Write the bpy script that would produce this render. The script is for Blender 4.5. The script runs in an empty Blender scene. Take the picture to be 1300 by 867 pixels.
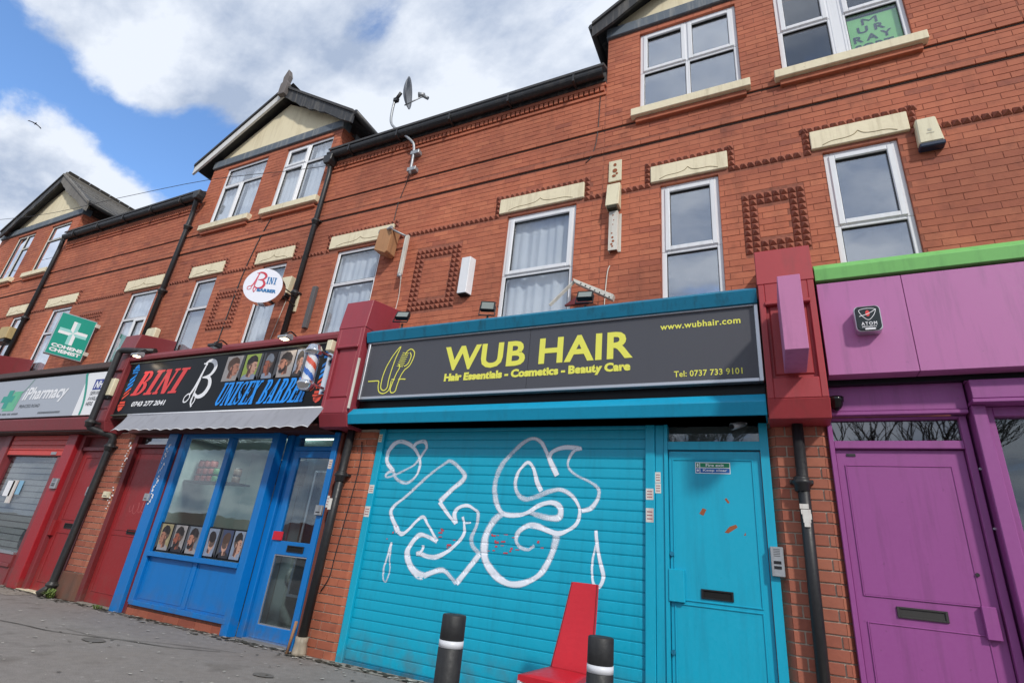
import bpy, math, random
from mathutils import Vector, Matrix
random.seed(7)
S = bpy.context.scene
C = bpy.context.collection

# ------------------------------------------------------------------ camera
RM = ((0.90148147, -0.08242286, -0.42489719),
      (0.42174173, 0.38794501, 0.81953193),
      (0.09728858, -0.91798973, 0.3844864))
cam = bpy.data.cameras.new('camera')
cam.sensor_width = 36; cam.lens = 36 * 673.1 / 1300
cam.clip_start = 0.05; cam.clip_end = 2000
camo = bpy.data.objects.new('camera', cam); C.objects.link(camo)
M3 = Matrix([[r[0], -r[1], -r[2]] for r in RM])
CAM = Vector((0, -4.8, 1.065))
camo.matrix_world = Matrix.Translation(CAM) @ M3.to_4x4()
S.camera = camo

# ------------------------------------------------------------------ light and sky
LD = Vector((-0.60, 0.62, -0.66)).normalized()      # the way the sunlight travels
sun = bpy.data.lights.new('sun', 'SUN'); sun.energy = 2.0; sun.angle = math.radians(4); sun.color = (1, .95, .87)
suno = bpy.data.objects.new('sun', sun); C.objects.link(suno)
suno.rotation_euler = LD.to_track_quat('-Z', 'Y').to_euler(); suno.location = (6, -8, 14)
W = bpy.data.worlds.new('World'); S.world = W; W.use_nodes = True
nt = W.node_tree; nt.nodes.clear()
def N(nt, t, **k):
    n = nt.nodes.new(t)
    for a, b in k.items():
        if a in ('inp',):
            for i, v in b.items(): n.inputs[i].default_value = v
        else: setattr(n, a, b)
    return n
L = nt.links.new
tc = N(nt, 'ShaderNodeTexCoord')
sky = N(nt, 'ShaderNodeTexSky', sky_type='NISHITA', sun_disc=False)
sky.sun_elevation = math.asin(-LD.z); sky.sun_rotation = math.radians(135); sky.dust_density = .4; sky.ozone_density = 2.0
# clouds: noise on a flattened dome so that they shrink towards the horizon
sep = N(nt, 'ShaderNodeSeparateXYZ'); L(tc.outputs['Generated'], sep.inputs[0])
zz = N(nt, 'ShaderNodeMath', operation='ADD', inp={1: .28}); L(sep.outputs[2], zz.inputs[0])
zc = N(nt, 'ShaderNodeMath', operation='MAXIMUM', inp={1: .12}); L(zz.outputs[0], zc.inputs[0])
dv = N(nt, 'ShaderNodeVectorMath', operation='DIVIDE'); L(tc.outputs['Generated'], dv.inputs[0])
cmb = N(nt, 'ShaderNodeCombineXYZ'); [L(zc.outputs[0], cmb.inputs[i]) for i in range(3)]
L(cmb.outputs[0], dv.inputs[1])
mp = N(nt, 'ShaderNodeMapping'); mp.inputs['Location'].default_value = (3.1, 1.7, 0.4); mp.inputs['Rotation'].default_value = (0, 0, .5); mp.inputs['Scale'].default_value = (1, 1.5, 1)
L(dv.outputs[0], mp.inputs[0])
n1 = N(nt, 'ShaderNodeTexNoise', inp={'Scale': 1.7, 'Detail': 10, 'Roughness': .62, 'Distortion': .15}); L(mp.outputs[0], n1.inputs[0])
n2 = N(nt, 'ShaderNodeTexNoise', inp={'Scale': 3.4, 'Detail': 8, 'Roughness': .58}); L(mp.outputs[0], n2.inputs[0])
# the clear lane low in the west, between the two cloud banks
def lane(axis, width, gain):
    d = N(nt, 'ShaderNodeVectorMath', operation='DOT_PRODUCT'); L(tc.outputs['Generated'], d.inputs[0]); d.inputs[1].default_value = axis
    m = N(nt, 'ShaderNodeMapRange', interpolation_type='SMOOTHSTEP'); m.inputs['From Min'].default_value = width[0]; m.inputs['From Max'].default_value = width[1]
    m.inputs['To Min'].default_value = 0; m.inputs['To Max'].default_value = gain; L(d.outputs['Value'], m.inputs[0]); return m
LANES = [((-0.838, 0.127, 0.53), 0.36, (0.9925, 0.9993)), ((-0.822, 0.174, 0.543), 0.36, (0.9925, 0.9993)), ((-0.807, 0.237, 0.541), 0.36, (0.9925, 0.9993)), ((-0.786, 0.296, 0.543), 0.36, (0.9925, 0.9993)), ((-0.768, 0.349, 0.537), 0.33, (0.9925, 0.9993)), ((-0.508, 0.383, 0.771), 0.11, (0.997, 0.9999)), ((-0.219, 0.533, 0.817), 0.11, (0.997, 0.9999))]
acc = None
for ax_, gn, wd_ in LANES:
    h_ = lane(Vector(ax_).normalized(), wd_, gn)
    if acc is None: acc = h_.outputs[0]
    else:
        s_ = N(nt, 'ShaderNodeMath', operation='MAXIMUM'); L(acc, s_.inputs[0]); L(h_.outputs[0], s_.inputs[1]); acc = s_.outputs[0]
BANKS = [((-0.758, 0.167, 0.63), 0.16, (0.99, 0.9995)), ((-0.74, 0.229, 0.632), 0.16, (0.992, 0.9995)), ((-0.712, 0.308, 0.631), 0.12, (0.993, 0.9995)), ((-0.874, 0.201, 0.442), 0.12, (0.993, 0.9995)), ((-0.86, 0.261, 0.44), 0.1, (0.994, 0.9995)), ((-0.773, 0.278, 0.57), 0.1, (0.9985, 0.9999))]
plus = n1.outputs[0]
for ax_, gn, wd_ in BANKS:
    h_ = lane(Vector(ax_).normalized(), wd_, gn); s_ = N(nt, 'ShaderNodeMath', operation='ADD'); L(plus, s_.inputs[0]); L(h_.outputs[0], s_.inputs[1]); plus = s_.outputs[0]
b0 = N(nt, 'ShaderNodeMath', operation='SUBTRACT'); L(plus, b0.inputs[0]); L(acc, b0.inputs[1])
dens = N(nt, 'ShaderNodeMapRange', interpolation_type='SMOOTHSTEP'); dens.inputs['From Min'].default_value = .30; dens.inputs['From Max'].default_value = .45
L(b0.outputs[0], dens.inputs[0])
shade = N(nt, 'ShaderNodeValToRGB'); cr = shade.color_ramp
cr.elements[0].position = .38; cr.elements[0].color = (2.1, 2.55, 3.4, 1)
cr.elements[1].position = .58; cr.elements[1].color = (4.3, 4.6, 5.1, 1)
L(n2.outputs[0], shade.inputs[0])
skg = N(nt, 'ShaderNodeMix', data_type='RGBA', blend_type='MULTIPLY'); skg.inputs[0].default_value = 1; skg.inputs['B'].default_value = (.95, 1.15, 1.35, 1)
L(sky.outputs[0], skg.inputs['A'])
mix = N(nt, 'ShaderNodeMix', data_type='RGBA'); L(dens.outputs[0], mix.inputs[0]); L(skg.outputs['Result'], mix.inputs['A']); L(shade.outputs[0], mix.inputs['B'])
bg = N(nt, 'ShaderNodeBackground', inp={'Strength': .15}); L(mix.outputs['Result'], bg.inputs[0])
wo = N(nt, 'ShaderNodeOutputWorld'); L(bg.outputs[0], wo.inputs[0])
S.view_settings.view_transform = 'Standard'; S.view_settings.look = 'None'; S.view_settings.gamma = 1; S.view_settings.use_curve_mapping = False
S.view_settings.exposure = 0.42
S.cycles.max_bounces = 6; S.cycles.transparent_max_bounces = 8

# ------------------------------------------------------------------ materials
def lin(c):
    return tuple(((v / 255 + .055) / 1.055) ** 2.4 if v > 10 else v / 255 / 12.92 for v in c) + (1,)
def mat(name):
    m = bpy.data.materials.new(name); m.use_nodes = True
    return m, m.node_tree, m.node_tree.nodes['Principled BSDF']
def noise(nt, scale, detail=4, sv=(1, 1, 1), src=None, rough=.55):
    g = N(nt, 'ShaderNodeNewGeometry'); mpp = N(nt, 'ShaderNodeMapping'); mpp.inputs['Scale'].default_value = sv
    nt.links.new(g.outputs['Position'], mpp.inputs[0])
    n = N(nt, 'ShaderNodeTexNoise', inp={'Scale': scale, 'Detail': detail, 'Roughness': rough}); nt.links.new(mpp.outputs[0], n.inputs[0]); return n.outputs[0]
def ramp(nt, v, a, b, lo=0, hi=1):
    m = N(nt, 'ShaderNodeMapRange'); m.inputs['From Min'].default_value = a; m.inputs['From Max'].default_value = b
    m.inputs['To Min'].default_value = lo; m.inputs['To Max'].default_value = hi; nt.links.new(v, m.inputs[0]); return m.outputs[0]
def mixc(nt, f, a, b, mode='MIX'):
    m = N(nt, 'ShaderNodeMix', data_type='RGBA', blend_type=mode)
    for s, v in ((0, f), ('A', a), ('B', b)):
        if isinstance(v, (int, float, tuple)): m.inputs[s].default_value = v
        else: nt.links.new(v, m.inputs[s])
    return m.outputs['Result']
def bumpn(nt, b, v, st, dist=.01):
    n = N(nt, 'ShaderNodeBump', inp={'Strength': st, 'Distance': dist}); nt.links.new(v, n.inputs['Height']); nt.links.new(n.outputs[0], b.inputs['Normal'])
MATS = {}
def paint(name, rgb, rough=.45, dirt=.25, grime=(70, 62, 55), var=.12, bump=.15, metal=0, fine=40):
    if name in MATS: return MATS[name]
    dirt = min(.8, dirt * 1.35)
    m, nt, b = mat(name)
    base = lin(rgb)
    big = noise(nt, 1.7, 5); fin = noise(nt, fine, 3); streak = noise(nt, 3.2, 6, (4, 4, .35), rough=.65)
    c1 = mixc(nt, ramp(nt, big, .3, .7, 0, var), base, tuple(v * .55 for v in base[:3]) + (1,))
    c2 = mixc(nt, ramp(nt, fin, .35, .75, 0, var * .8), c1, tuple(min(1, v * 1.35 + .02) for v in base[:3]) + (1,))
    c3 = mixc(nt, ramp(nt, streak, .50, .76, 0, dirt), c2, lin(grime))
    gz = N(nt, 'ShaderNodeNewGeometry'); sz = N(nt, 'ShaderNodeSeparateXYZ'); nt.links.new(gz.outputs['Position'], sz.inputs[0])
    sp1 = N(nt, 'ShaderNodeMath', operation='MULTIPLY'); nt.links.new(ramp(nt, sz.outputs[2], .02, .42, 1, 0), sp1.inputs[0]); nt.links.new(ramp(nt, noise(nt, 7, 5), .40, .66, 0, .5), sp1.inputs[1])
    c3 = mixc(nt, sp1.outputs[0], c3, lin((92, 86, 76)))
    spots = noise(nt, 21, 2); c3 = mixc(nt, ramp(nt, spots, .73, .78, 0, min(.7, dirt * 1.6)), c3, tuple(.5 * a + .5 * c for a, c in zip(lin(grime), base)))
    nt.links.new(c3, b.inputs['Base Color']); b.inputs['Metallic'].default_value = metal
    nt.links.new(ramp(nt, fin, .3, .7, rough - .06, rough + .12), b.inputs['Roughness'])
    bumpn(nt, b, fin, bump, .004); MATS[name] = m; return m
def flat(name, rgb, rough=.5, metal=0, emit=0):
    if name in MATS: return MATS[name]
    m, nt, b = mat(name); b.inputs['Base Color'].default_value = lin(rgb); b.inputs['Roughness'].default_value = rough; b.inputs['Metallic'].default_value = metal
    if emit: b.inputs['Emission Color'].default_value = lin(rgb); b.inputs['Emission Strength'].default_value = emit
    if name in ('black vinyl',): b.inputs['Specular IOR Level'].default_value = .2
    MATS[name] = m; return m
def brickmat(name, cols, mottle=.5, soot=.35):
    m, nt, b = mat(name)
    g = N(nt, 'ShaderNodeNewGeometry'); oi = N(nt, 'ShaderNodeObjectInfo')
    a = N(nt, 'ShaderNodeMath', operation='ADD'); nt.links.new(g.outputs['Random Per Island'], a.inputs[0]); nt.links.new(oi.outputs['Random'], a.inputs[1])
    f = N(nt, 'ShaderNodeMath', operation='FRACT'); nt.links.new(a.outputs[0], f.inputs[0])
    r = N(nt, 'ShaderNodeValToRGB'); r.color_ramp.interpolation = 'LINEAR'
    for i, (p, c) in enumerate(cols):
        e = r.color_ramp.elements[i] if i < 2 else r.color_ramp.elements.new(p)
        e.position = p; e.color = lin(c)
    nt.links.new(f.outputs[0], r.inputs[0])
    fin = noise(nt, 55, 5); mid = noise(nt, 9, 5); big = noise(nt, .55, 5, rough=.6); streak = noise(nt, 1.4, 6, (2.2, 2.2, .5), rough=.65)
    c1 = mixc(nt, ramp(nt, fin, .35, .7, 0, mottle * .5), r.outputs[0], lin((188, 104, 74)))
    c2 = mixc(nt, ramp(nt, mid, .5, .8, 0, mottle * .6), c1, lin((104, 50, 38)))
    c3 = mixc(nt, ramp(nt, big, .40, .70, 0, soot), c2, lin((92, 48, 40)))
    c4 = mixc(nt, ramp(nt, streak, .56, .80, 0, soot * .9), c3, lin((70, 46, 40)))
    nt.links.new(c4, b.inputs['Base Color']); b.inputs['Roughness'].default_value = .82
    bumpn(nt, b, fin, .35, .004); MATS[name] = m; return m
brick_up = brickmat('red pressed brick', [(0, (182, 104, 76)), (.3, (190, 112, 82)), (.6, (178, 101, 75)), (.85, (198, 120, 88)), (.97, (174, 98, 74)), (1, (150, 86, 68))], mottle=.7, soot=.5)
brick_or = brickmat('orange brick', [(0, (158, 94, 76)), (.4, (170, 106, 84)), (.7, (146, 84, 68)), (1, (162, 94, 76))], soot=.2)
mortar_up = paint('red dirty mortar', (150, 92, 74), .95, .5, (82, 56, 48), .4, .4)
mortar_or = paint('pale lime mortar', (188, 176, 160), .95, .35, (110, 96, 84), .3, .4)
pyr_m = brickmat('dark moulded brick', [(0, (146, 86, 70)), (.5, (158, 94, 74)), (1, (134, 80, 66))], soot=.4)
stone = paint('cream painted stone', (232, 220, 190), .8, .34, (150, 134, 104), .2, .6, fine=18)
render_c = paint('cream render', (228, 216, 184), .85, .3, (160, 140, 104), .15, .4)
upvc = paint('white plastic frame', (226, 228, 232), .35, .18, (150, 148, 146), .05, .03)
upvc_old = paint('weathered white frame', (212, 208, 198), .5, .5, (120, 110, 96), .15, .1)
teal = paint('teal gloss paint', (0, 150, 188), .42, .14, (30, 70, 84), .12, .05)
teal_d = paint('teal cornice paint', (0, 118, 152), .5, .45, (22, 52, 60), .15, .12)
maroon = paint('maroon gloss paint', (130, 50, 56), .45, .25, (90, 60, 54), .16, .08)
maroon_d = paint('dark maroon paint', (112, 32, 36), .5, .35, (50, 34, 32), .2, .1)
redp = paint('red door paint', (146, 32, 36), .45, .3, (84, 52, 46), .15, .08)
redb = paint('bright red paint', (156, 28, 38), .4, .25, (96, 50, 46), .15, .06)
redsh = paint('red shutter paint', (206, 70, 62), .45, .2, (120, 60, 56), .1, .05)
brownp = paint('dark brown paint', (66, 44, 38), .6, .4, (34, 30, 28), .2, .2)
bluep = paint('blue gloss paint', (0, 114, 190), .35, .14, (34, 60, 90), .1, .05)
purp = paint('purple panel paint', (178, 106, 160), .5, .26, (110, 80, 110), .06, .04)
purp_d = paint('purple timber paint', (148, 74, 140), .45, .26, (90, 50, 84), .1, .06)
purp_box = paint('pale purple sign paint', (188, 118, 162), .5, .25, (100, 64, 96), .1, .06)
green_c = paint('lime green paint', (116, 186, 100), .5, .25, (60, 110, 60), .1, .08)
blackp = paint('black pipe paint', (34, 35, 38), .42, .35, (84, 80, 74), .2, .15)
blackw = paint('weathered dark timber', (52, 54, 58), .7, .7, (120, 116, 110), .4, .6)
bluew = paint('flaking blue grey beam', (96, 106, 116), .7, .6, (150, 150, 146), .35, .6)
whitew = paint('white painted bargeboard', (216, 216, 214), .6, .4, (130, 126, 120), .15, .2)
slate_m = paint('grey slate', (118, 114, 108), .75, .6, (74, 72, 66), .45, .5)
slate_d = paint('dark slate', (62, 62, 64), .75, .5, (90, 88, 84), .4, .5)
alu = flat('brushed aluminium', (196, 198, 202), .38, .85)
chrome = flat('chrome', (214, 216, 220), .12, 1)
galv = paint('galvanised steel', (168, 172, 176), .45, .4, (110, 104, 98), .2, .2, .5)
signgrey = paint('charcoal sign panel', (72, 73, 80), .42, .08, (60, 60, 64), .05, .02)
yellow = flat('pale yellow vinyl', (228, 226, 92), .5)
white = flat('white vinyl', (232, 233, 236), .5)
black = flat('black vinyl', (16, 16, 19), .32)
blk2 = flat('black plastic', (26, 27, 30), .4)
dark = flat('dark void', (14, 14, 15), .9)
redv = flat('red vinyl', (220, 62, 62), .5)
bluev = flat('blue vinyl', (24, 140, 232), .5)
navy = flat('navy vinyl', (24, 50, 140), .5)
greenv = flat('pharmacy green', (0, 148, 128), .4)
pale_t = flat('pale teal vinyl', (150, 210, 206), .5)
greym = flat('grey sign panel', (164, 170, 180), .4)
concrete = paint('pale concrete', (150, 144, 134), .9, .5, (90, 84, 76), .3, .6)
rendr = paint('brown render', (110, 72, 58), .9, .5, (70, 56, 48), .3, .5)
awn = paint('grey canvas', (146, 148, 156), .85, .35, (120, 120, 124), .15, .2)
cream_pl = paint('aged cream plastic', (222, 214, 184), .5, .35, (140, 124, 92), .15, .1)
wood_w = paint('weathered plywood', (176, 130, 92), .8, .6, (96, 66, 48), .3, .5)
room_m = paint('shop wall paint', (168, 182, 178), .8, .1, (120, 130, 126), .1, .1)
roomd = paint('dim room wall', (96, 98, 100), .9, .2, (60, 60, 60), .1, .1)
curt = flat('net curtain cloth', (206, 210, 218), .9)
redl = paint('red leather', (196, 26, 42), .40, .08, (150, 24, 34), .15, .3, fine=30)
rubber = paint('recycled black plastic', (34, 35, 37), .55, .3, (80, 78, 74), .2, .5)
sticker_m = paint('paper sticker', (214, 212, 206), .7, .5, (150, 60, 60), .2, .1)
rust = paint('bare rusty patch', (150, 84, 50), .8, .5, (90, 50, 34), .3, .4)
greent = flat('green poster paper', (146, 216, 128), .7)
def glassmat(name, tint=(.86, .9, .9), boost=1.7):
    m, nt, b = mat(name); nt.nodes.remove(b); out = nt.nodes['Material Output']
    t = N(nt, 'ShaderNodeBsdfTransparent'); t.inputs[0].default_value = tint + (1,)
    g = N(nt, 'ShaderNodeBsdfGlossy'); g.inputs['Roughness'].default_value = .015; g.inputs[0].default_value = (.93, .95, 1, 1)
    lw = N(nt, 'ShaderNodeLayerWeight', inp={'Blend': .5}); pw = N(nt, 'ShaderNodeMath', operation='POWER', inp={1: 5}); nt.links.new(lw.outputs['Facing'], pw.inputs[0])
    ma = N(nt, 'ShaderNodeMath', operation='MULTIPLY_ADD', inp={1: .96, 2: .04}); nt.links.new(pw.outputs[0], ma.inputs[0])
    mm = N(nt, 'ShaderNodeMath', operation='MULTIPLY', inp={1: boost}); mm.use_clamp = True
    nt.links.new(ma.outputs[0], mm.inputs[0])
    wv = noise(nt, 1.3, 2); bp = N(nt, 'ShaderNodeBump', inp={'Strength': .06, 'Distance': .05}); nt.links.new(wv, bp.inputs['Height']); nt.links.new(bp.outputs[0], g.inputs['Normal'])
    x = N(nt, 'ShaderNodeMixShader'); nt.links.new(mm.outputs[0], x.inputs[0]); nt.links.new(t.outputs[0], x.inputs[1]); nt.links.new(g.outputs[0], x.inputs[2]); nt.links.new(x.outputs[0], out.inputs[0])
    MATS[name] = m; return m
glass = glassmat('window glass', (.86, .89, .90), 8.0)
glass_s = glassmat('shop glass', (.9, .95, .94), 1.9)
glass_p = glassmat('pharmacy window glass', (.92, .94, .95), .9)
glass_c = glassmat('curtained window glass', (.93, .95, .96), 2.8)
def asphaltmat():
    m, nt, b = mat('worn asphalt')
    g = N(nt, 'ShaderNodeNewGeometry')
    f1 = noise(nt, 130, 3); f2 = noise(nt, 12, 6); f3 = noise(nt, .9, 5); f4 = noise(nt, 2.6, 6)
    c = mixc(nt, ramp(nt, f1, .3, .7), lin((104, 100, 97)), lin((156, 150, 145)))
    c = mixc(nt, ramp(nt, f2, .4, .75, 0, .5), c, lin((98, 93, 89)))
    c = mixc(nt, ramp(nt, f3, .35, .7, 0, .5), c, lin((126, 118, 111)))
    c = mixc(nt, ramp(nt, f4, .56, .75, 0, .55), c, lin((86, 79, 72)))
    v = N(nt, 'ShaderNodeTexVoronoi', inp={'Scale': 5.5, 'Randomness': 1}); nt.links.new(g.outputs['Position'], v.inputs[0])
    w2 = noise(nt, 30, 3)
    s = N(nt, 'ShaderNodeMath', operation='SUBTRACT'); nt.links.new(v.outputs['Distance'], s.inputs[0]); nt.links.new(ramp(nt, w2, .3, .7, 0, .07), s.inputs[1])
    c = mixc(nt, ramp(nt, s.outputs[0], .03, .07, .75, 0), c, lin((160, 156, 150)))
    nt.links.new(c, b.inputs['Base Color']); b.inputs['Roughness'].default_value = .92
    bumpn(nt, b, f1, .5, .004); return m
asphalt = asphaltmat()
road_m = paint('road tarmac', (74, 74, 76), .9, .4, (60, 58, 56), .2, .6, fine=90)
bark = paint('bare bark', (66, 58, 50), .9, .3, (40, 36, 32), .3, .5)
leafm = paint('green weed leaf', (92, 116, 44), .6, .3, (150, 160, 60), .3, .1)
litterm = paint('pale litter', (190, 186, 176), .8, .4, (120, 116, 106), .2, .1)
moss = paint('dark mossy joint', (58, 56, 44), .95, .5, (40, 40, 34), .3, .5)
def graffm():
    m, nt, b = mat('white spray paint'); b.inputs['Base Color'].default_value = lin((230, 237, 248)); b.inputs['Roughness'].default_value = .5
    at = N(nt, 'ShaderNodeAttribute', attribute_name='cover'); ad = N(nt, 'ShaderNodeMath', operation='ADD'); nt.links.new(at.outputs['Fac'], ad.inputs[0]); nt.links.new(ramp(nt, noise(nt, 90, 3), .3, .7, -.07, .12), ad.inputs[1])
    ad2 = N(nt, 'ShaderNodeMath', operation='ADD'); nt.links.new(ad.outputs[0], ad2.inputs[0]); nt.links.new(ramp(nt, noise(nt, 7, 4), .25, .45, -.06, .04), ad2.inputs[1])
    nt.links.new(ramp(nt, ad2.outputs[0], .18, .75), b.inputs['Alpha']); return m
def graffm_old():
    m, nt, b = mat('white spray paint'); b.inputs['Base Color'].default_value = lin((226, 234, 246)); b.inputs['Roughness'].default_value = .5
    nt.links.new(ramp(nt, noise(nt, 22, 5), .25, .42, .75, 1), b.inputs['Alpha']); return m
graff = graffm()
def grimeglass():
    return paint('frosted lamp cover', (230, 220, 190), .4, .1)

# ------------------------------------------------------------------ mesh helpers
class MB:
    def __init__(s): s.v = []; s.f = []; s.m = []; s.k = 0; s.mats = []; s.sm = []
    def use(s, m):
        if m not in s.mats: s.mats.append(m)
        s.k = s.mats.index(m); return s
    def add(s, vs, fs, sm=False):
        b = len(s.v); s.v += [tuple(v) for v in vs]; s.f += [tuple(b + i for i in f) for f in fs]; s.m += [s.k] * len(fs); s.sm += [sm] * len(fs); return s
    def box(s, x0, x1, y0, y1, z0, z1):
        if x0 > x1: x0, x1 = x1, x0
        if y0 > y1: y0, y1 = y1, y0
        if z0 > z1: z0, z1 = z1, z0
        vs = [(x, y, z) for x in (x0, x1) for y in (y0, y1) for z in (z0, z1)]
        return s.add(vs, [(0, 1, 3, 2), (4, 6, 7, 5), (0, 4, 5, 1), (2, 3, 7, 6), (0, 2, 6, 4), (1, 5, 7, 3)])
    def prism(s, poly, a, b, ax='x'):
        """poly: list of 2D points; extruded along ax between a and b"""
        n = len(poly)
        def P(p, t): return {'x': (t, p[0], p[1]), 'y': (p[0], t, p[1]), 'z': (p[0], p[1], t)}[ax]
        vs = [P(p, a) for p in poly] + [P(p, b) for p in poly]
        return s.add(vs, [tuple(range(n)), tuple(range(2 * n - 1, n - 1, -1))] + [(i, (i + 1) % n, n + (i + 1) % n, n + i) for i in range(n)])
    def frustum(s, x0, x1, y0, z0, z1, y1, ins):
        """panel whose face at y1 is inset by ins from its foot at y0"""
        vs = [(x0, y0, z0), (x1, y0, z0), (x1, y0, z1), (x0, y0, z1), (x0 + ins, y1, z0 + ins), (x1 - ins, y1, z0 + ins), (x1 - ins, y1, z1 - ins), (x0 + ins, y1, z1 - ins)]
        return s.add(vs, [(4, 5, 6, 7), (0, 1, 5, 4), (1, 2, 6, 5), (2, 3, 7, 6), (3, 0, 4, 7), (3, 2, 1, 0)])
    def tube(s, pts, r, n=8, cap=True, smooth=True):
        pts = [Vector(p) for p in pts]; rs = r if isinstance(r, (list, tuple)) else [r] * len(pts); base = len(s.v); up = Vector((0, 0, 1)); vs = []
        prev = None
        for i, p in enumerate(pts):
            d = (pts[min(i + 1, len(pts) - 1)] - pts[max(i - 1, 0)]).normalized()
            if prev is None:
                a = d.cross(up) if abs(d.z) < .95 else d.cross(Vector((1, 0, 0)))
            else: a = prev - d * prev.dot(d)
            a.normalize(); prev = a; b = d.cross(a)
            vs += [tuple(p + (a * math.cos(t * 2 * math.pi / n) + b * math.sin(t * 2 * math.pi / n)) * rs[i]) for t in range(n)]
        fs = [(i * n + j, i * n + (j + 1) % n, (i + 1) * n + (j + 1) % n, (i + 1) * n + j) for i in range(len(pts) - 1) for j in range(n)]
        s.add(vs, fs, smooth)
        if cap: s.add([], []); s.f += [tuple(base + j for j in range(n - 1, -1, -1)), tuple(base + (len(pts) - 1) * n + j for j in range(n))]; s.m += [s.k] * 2; s.sm += [False] * 2
        return s
    def lathe(s, c, prof, n=20, smooth=True):
        """prof: (radius, z) list round a vertical axis at c=(x,y)"""
        vs = [(c[0] + r * math.cos(t * 2 * math.pi / n), c[1] + r * math.sin(t * 2 * math.pi / n), z) for r, z in prof for t in range(n)]
        b = len(s.v)
        s.add(vs, [(i * n + j, i * n + (j + 1) % n, (i + 1) * n + (j + 1) % n, (i + 1) * n + j) for i in range(len(prof) - 1) for j in range(n)], smooth)
        s.f += [tuple(b + j for j in range(n - 1, -1, -1)), tuple(b + (len(prof) - 1) * n + j for j in range(n))]; s.m += [s.k] * 2; s.sm += [False] * 2
        return s
    def plate(s, polys, pl, th=0.0, dz=.0003):
        """2D polygons on a plane function pl(u, v, w); each one a hair proud of the last"""
        for i, p in enumerate(polys):
            w = th + i * dz; n = len(p)
            s.add([pl(u, v, w) for u, v in p], [tuple(range(n))])
        return s
def empty(name, loc, label, cat, group=None):
    o = bpy.data.objects.new(name, None); o.empty_display_size = .1; o.location = loc; C.objects.link(o)
    o['label'] = label; o['category'] = cat
    if group: o['group'] = group
    return o
def attach(o, p):
    if p is not None:
        o.parent = p; t = Vector(p.location)
        q = p.parent
        while q is not None: t = t + Vector(q.location) if False else t; q = q.parent
        o.matrix_parent_inverse = Matrix.Translation(-t) if p.type == 'EMPTY' else Matrix.Identity(4)
def mesh(mb, m=None):
    me = bpy.data.meshes.new('mesh'); me.from_pydata(mb.v, [], mb.f)
    for mm in (mb.mats or [m]): me.materials.append(mm)
    me.polygons.foreach_set('material_index', mb.m); me.polygons.foreach_set('use_smooth', mb.sm)
    me.update(); return me
def obj(name, mb, m=None, parent=None, bevel=0, label=None, cat=None, group=None, kind=None, fix=True):
    me = mesh(mb, m)
    o = bpy.data.objects.new(name, me); C.objects.link(o); attach(o, parent)
    if label: o['label'] = label
    if cat: o['category'] = cat
    if group: o['group'] = group
    if kind: o['kind'] = kind
    if fix and not bevel:
        import bmesh
        bm = bmesh.new(); bm.from_mesh(me); bmesh.ops.recalc_face_normals(bm, faces=bm.faces); bm.to_mesh(me); bm.free()
    if bevel:
        import bmesh
        bm = bmesh.new(); bm.from_mesh(me); bmesh.ops.recalc_face_normals(bm, faces=bm.faces)
        es = [e for e in bm.edges if len(e.link_faces) == 2 and e.calc_face_angle(0) > .6]
        bmesh.ops.bevel(bm, geom=es, offset=bevel, segments=1, affect='EDGES', clamp_overlap=True); bm.to_mesh(me); bm.free()
    return o
def front(y):
    return lambda u, v, w=0: (u, y - w, v)
def side(x):                      # a plane that faces +X, reading towards the wall
    return lambda u, v, w=0: (x + w, u, v)
def turned(P, deg):              # an upright plane turned deg about Z from the street front
    a = math.radians(deg); d = (math.cos(a), math.sin(a)); n = (math.sin(a), -math.cos(a))
    return lambda u, v, w=0: (P[0] + d[0] * u + n[0] * w, P[1] + d[1] * u + n[1] * w, P[2] + v)
# text: flat outline meshes, read back as 2D polygons
def text2d(t, bold=.0, spacing=1):
    cu = bpy.data.curves.new('t', 'FONT'); cu.body = t; cu.size = 1; cu.offset = bold; cu.resolution_u = 3; cu.space_character = spacing
    o = bpy.data.objects.new('t', cu); C.objects.link(o); bpy.context.view_layer.update()
    dg = bpy.context.evaluated_depsgraph_get(); me = bpy.data.meshes.new_from_object(o.evaluated_get(dg))
    vs = [(v.co.x, v.co.y) for v in me.vertices]; fs = [tuple(p.vertices) for p in me.polygons]
    bpy.data.objects.remove(o); bpy.data.curves.remove(cu); bpy.data.meshes.remove(me)
    x0 = min(v[0] for v in vs); x1 = max(v[0] for v in vs); y0 = min(v[1] for v in vs); y1 = max(v[1] for v in vs)
    return [((x - x0) / (x1 - x0), (y - y0) / (y1 - y0)) for x, y in vs], fs
def text(mb, t, pl, u0, u1, v0, v1, bold=0.0, shear=0, w=.003, spacing=1):
    vs, fs = text2d(t, bold, spacing)
    mb.add([pl(u0 + x * (u1 - u0) + shear * y * (v1 - v0), v0 + y * (v1 - v0), w) for x, y in vs], fs); return mb
def smooth2(pts, k=4, closed=False):
    n = len(pts); out = []
    rng = range(n if closed else n - 1)
    for i in rng:
        p0, p1, p2, p3 = (pts[(i - 1) % n] if closed or i > 0 else pts[0], pts[i], pts[(i + 1) % n], pts[(i + 2) % n] if closed or i + 2 < n else pts[-1])
        for j in range(k):
            t = j / k
            out.append(tuple(.5 * ((2 * b) + (-a + c) * t + (2 * a - 5 * b + 4 * c - d) * t * t + (-a + 3 * b - 3 * c + d) * t ** 3) for a, b, c, d in zip(p0, p1, p2, p3)))
    if not closed: out.append(tuple(pts[-1]))
    return out
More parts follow.
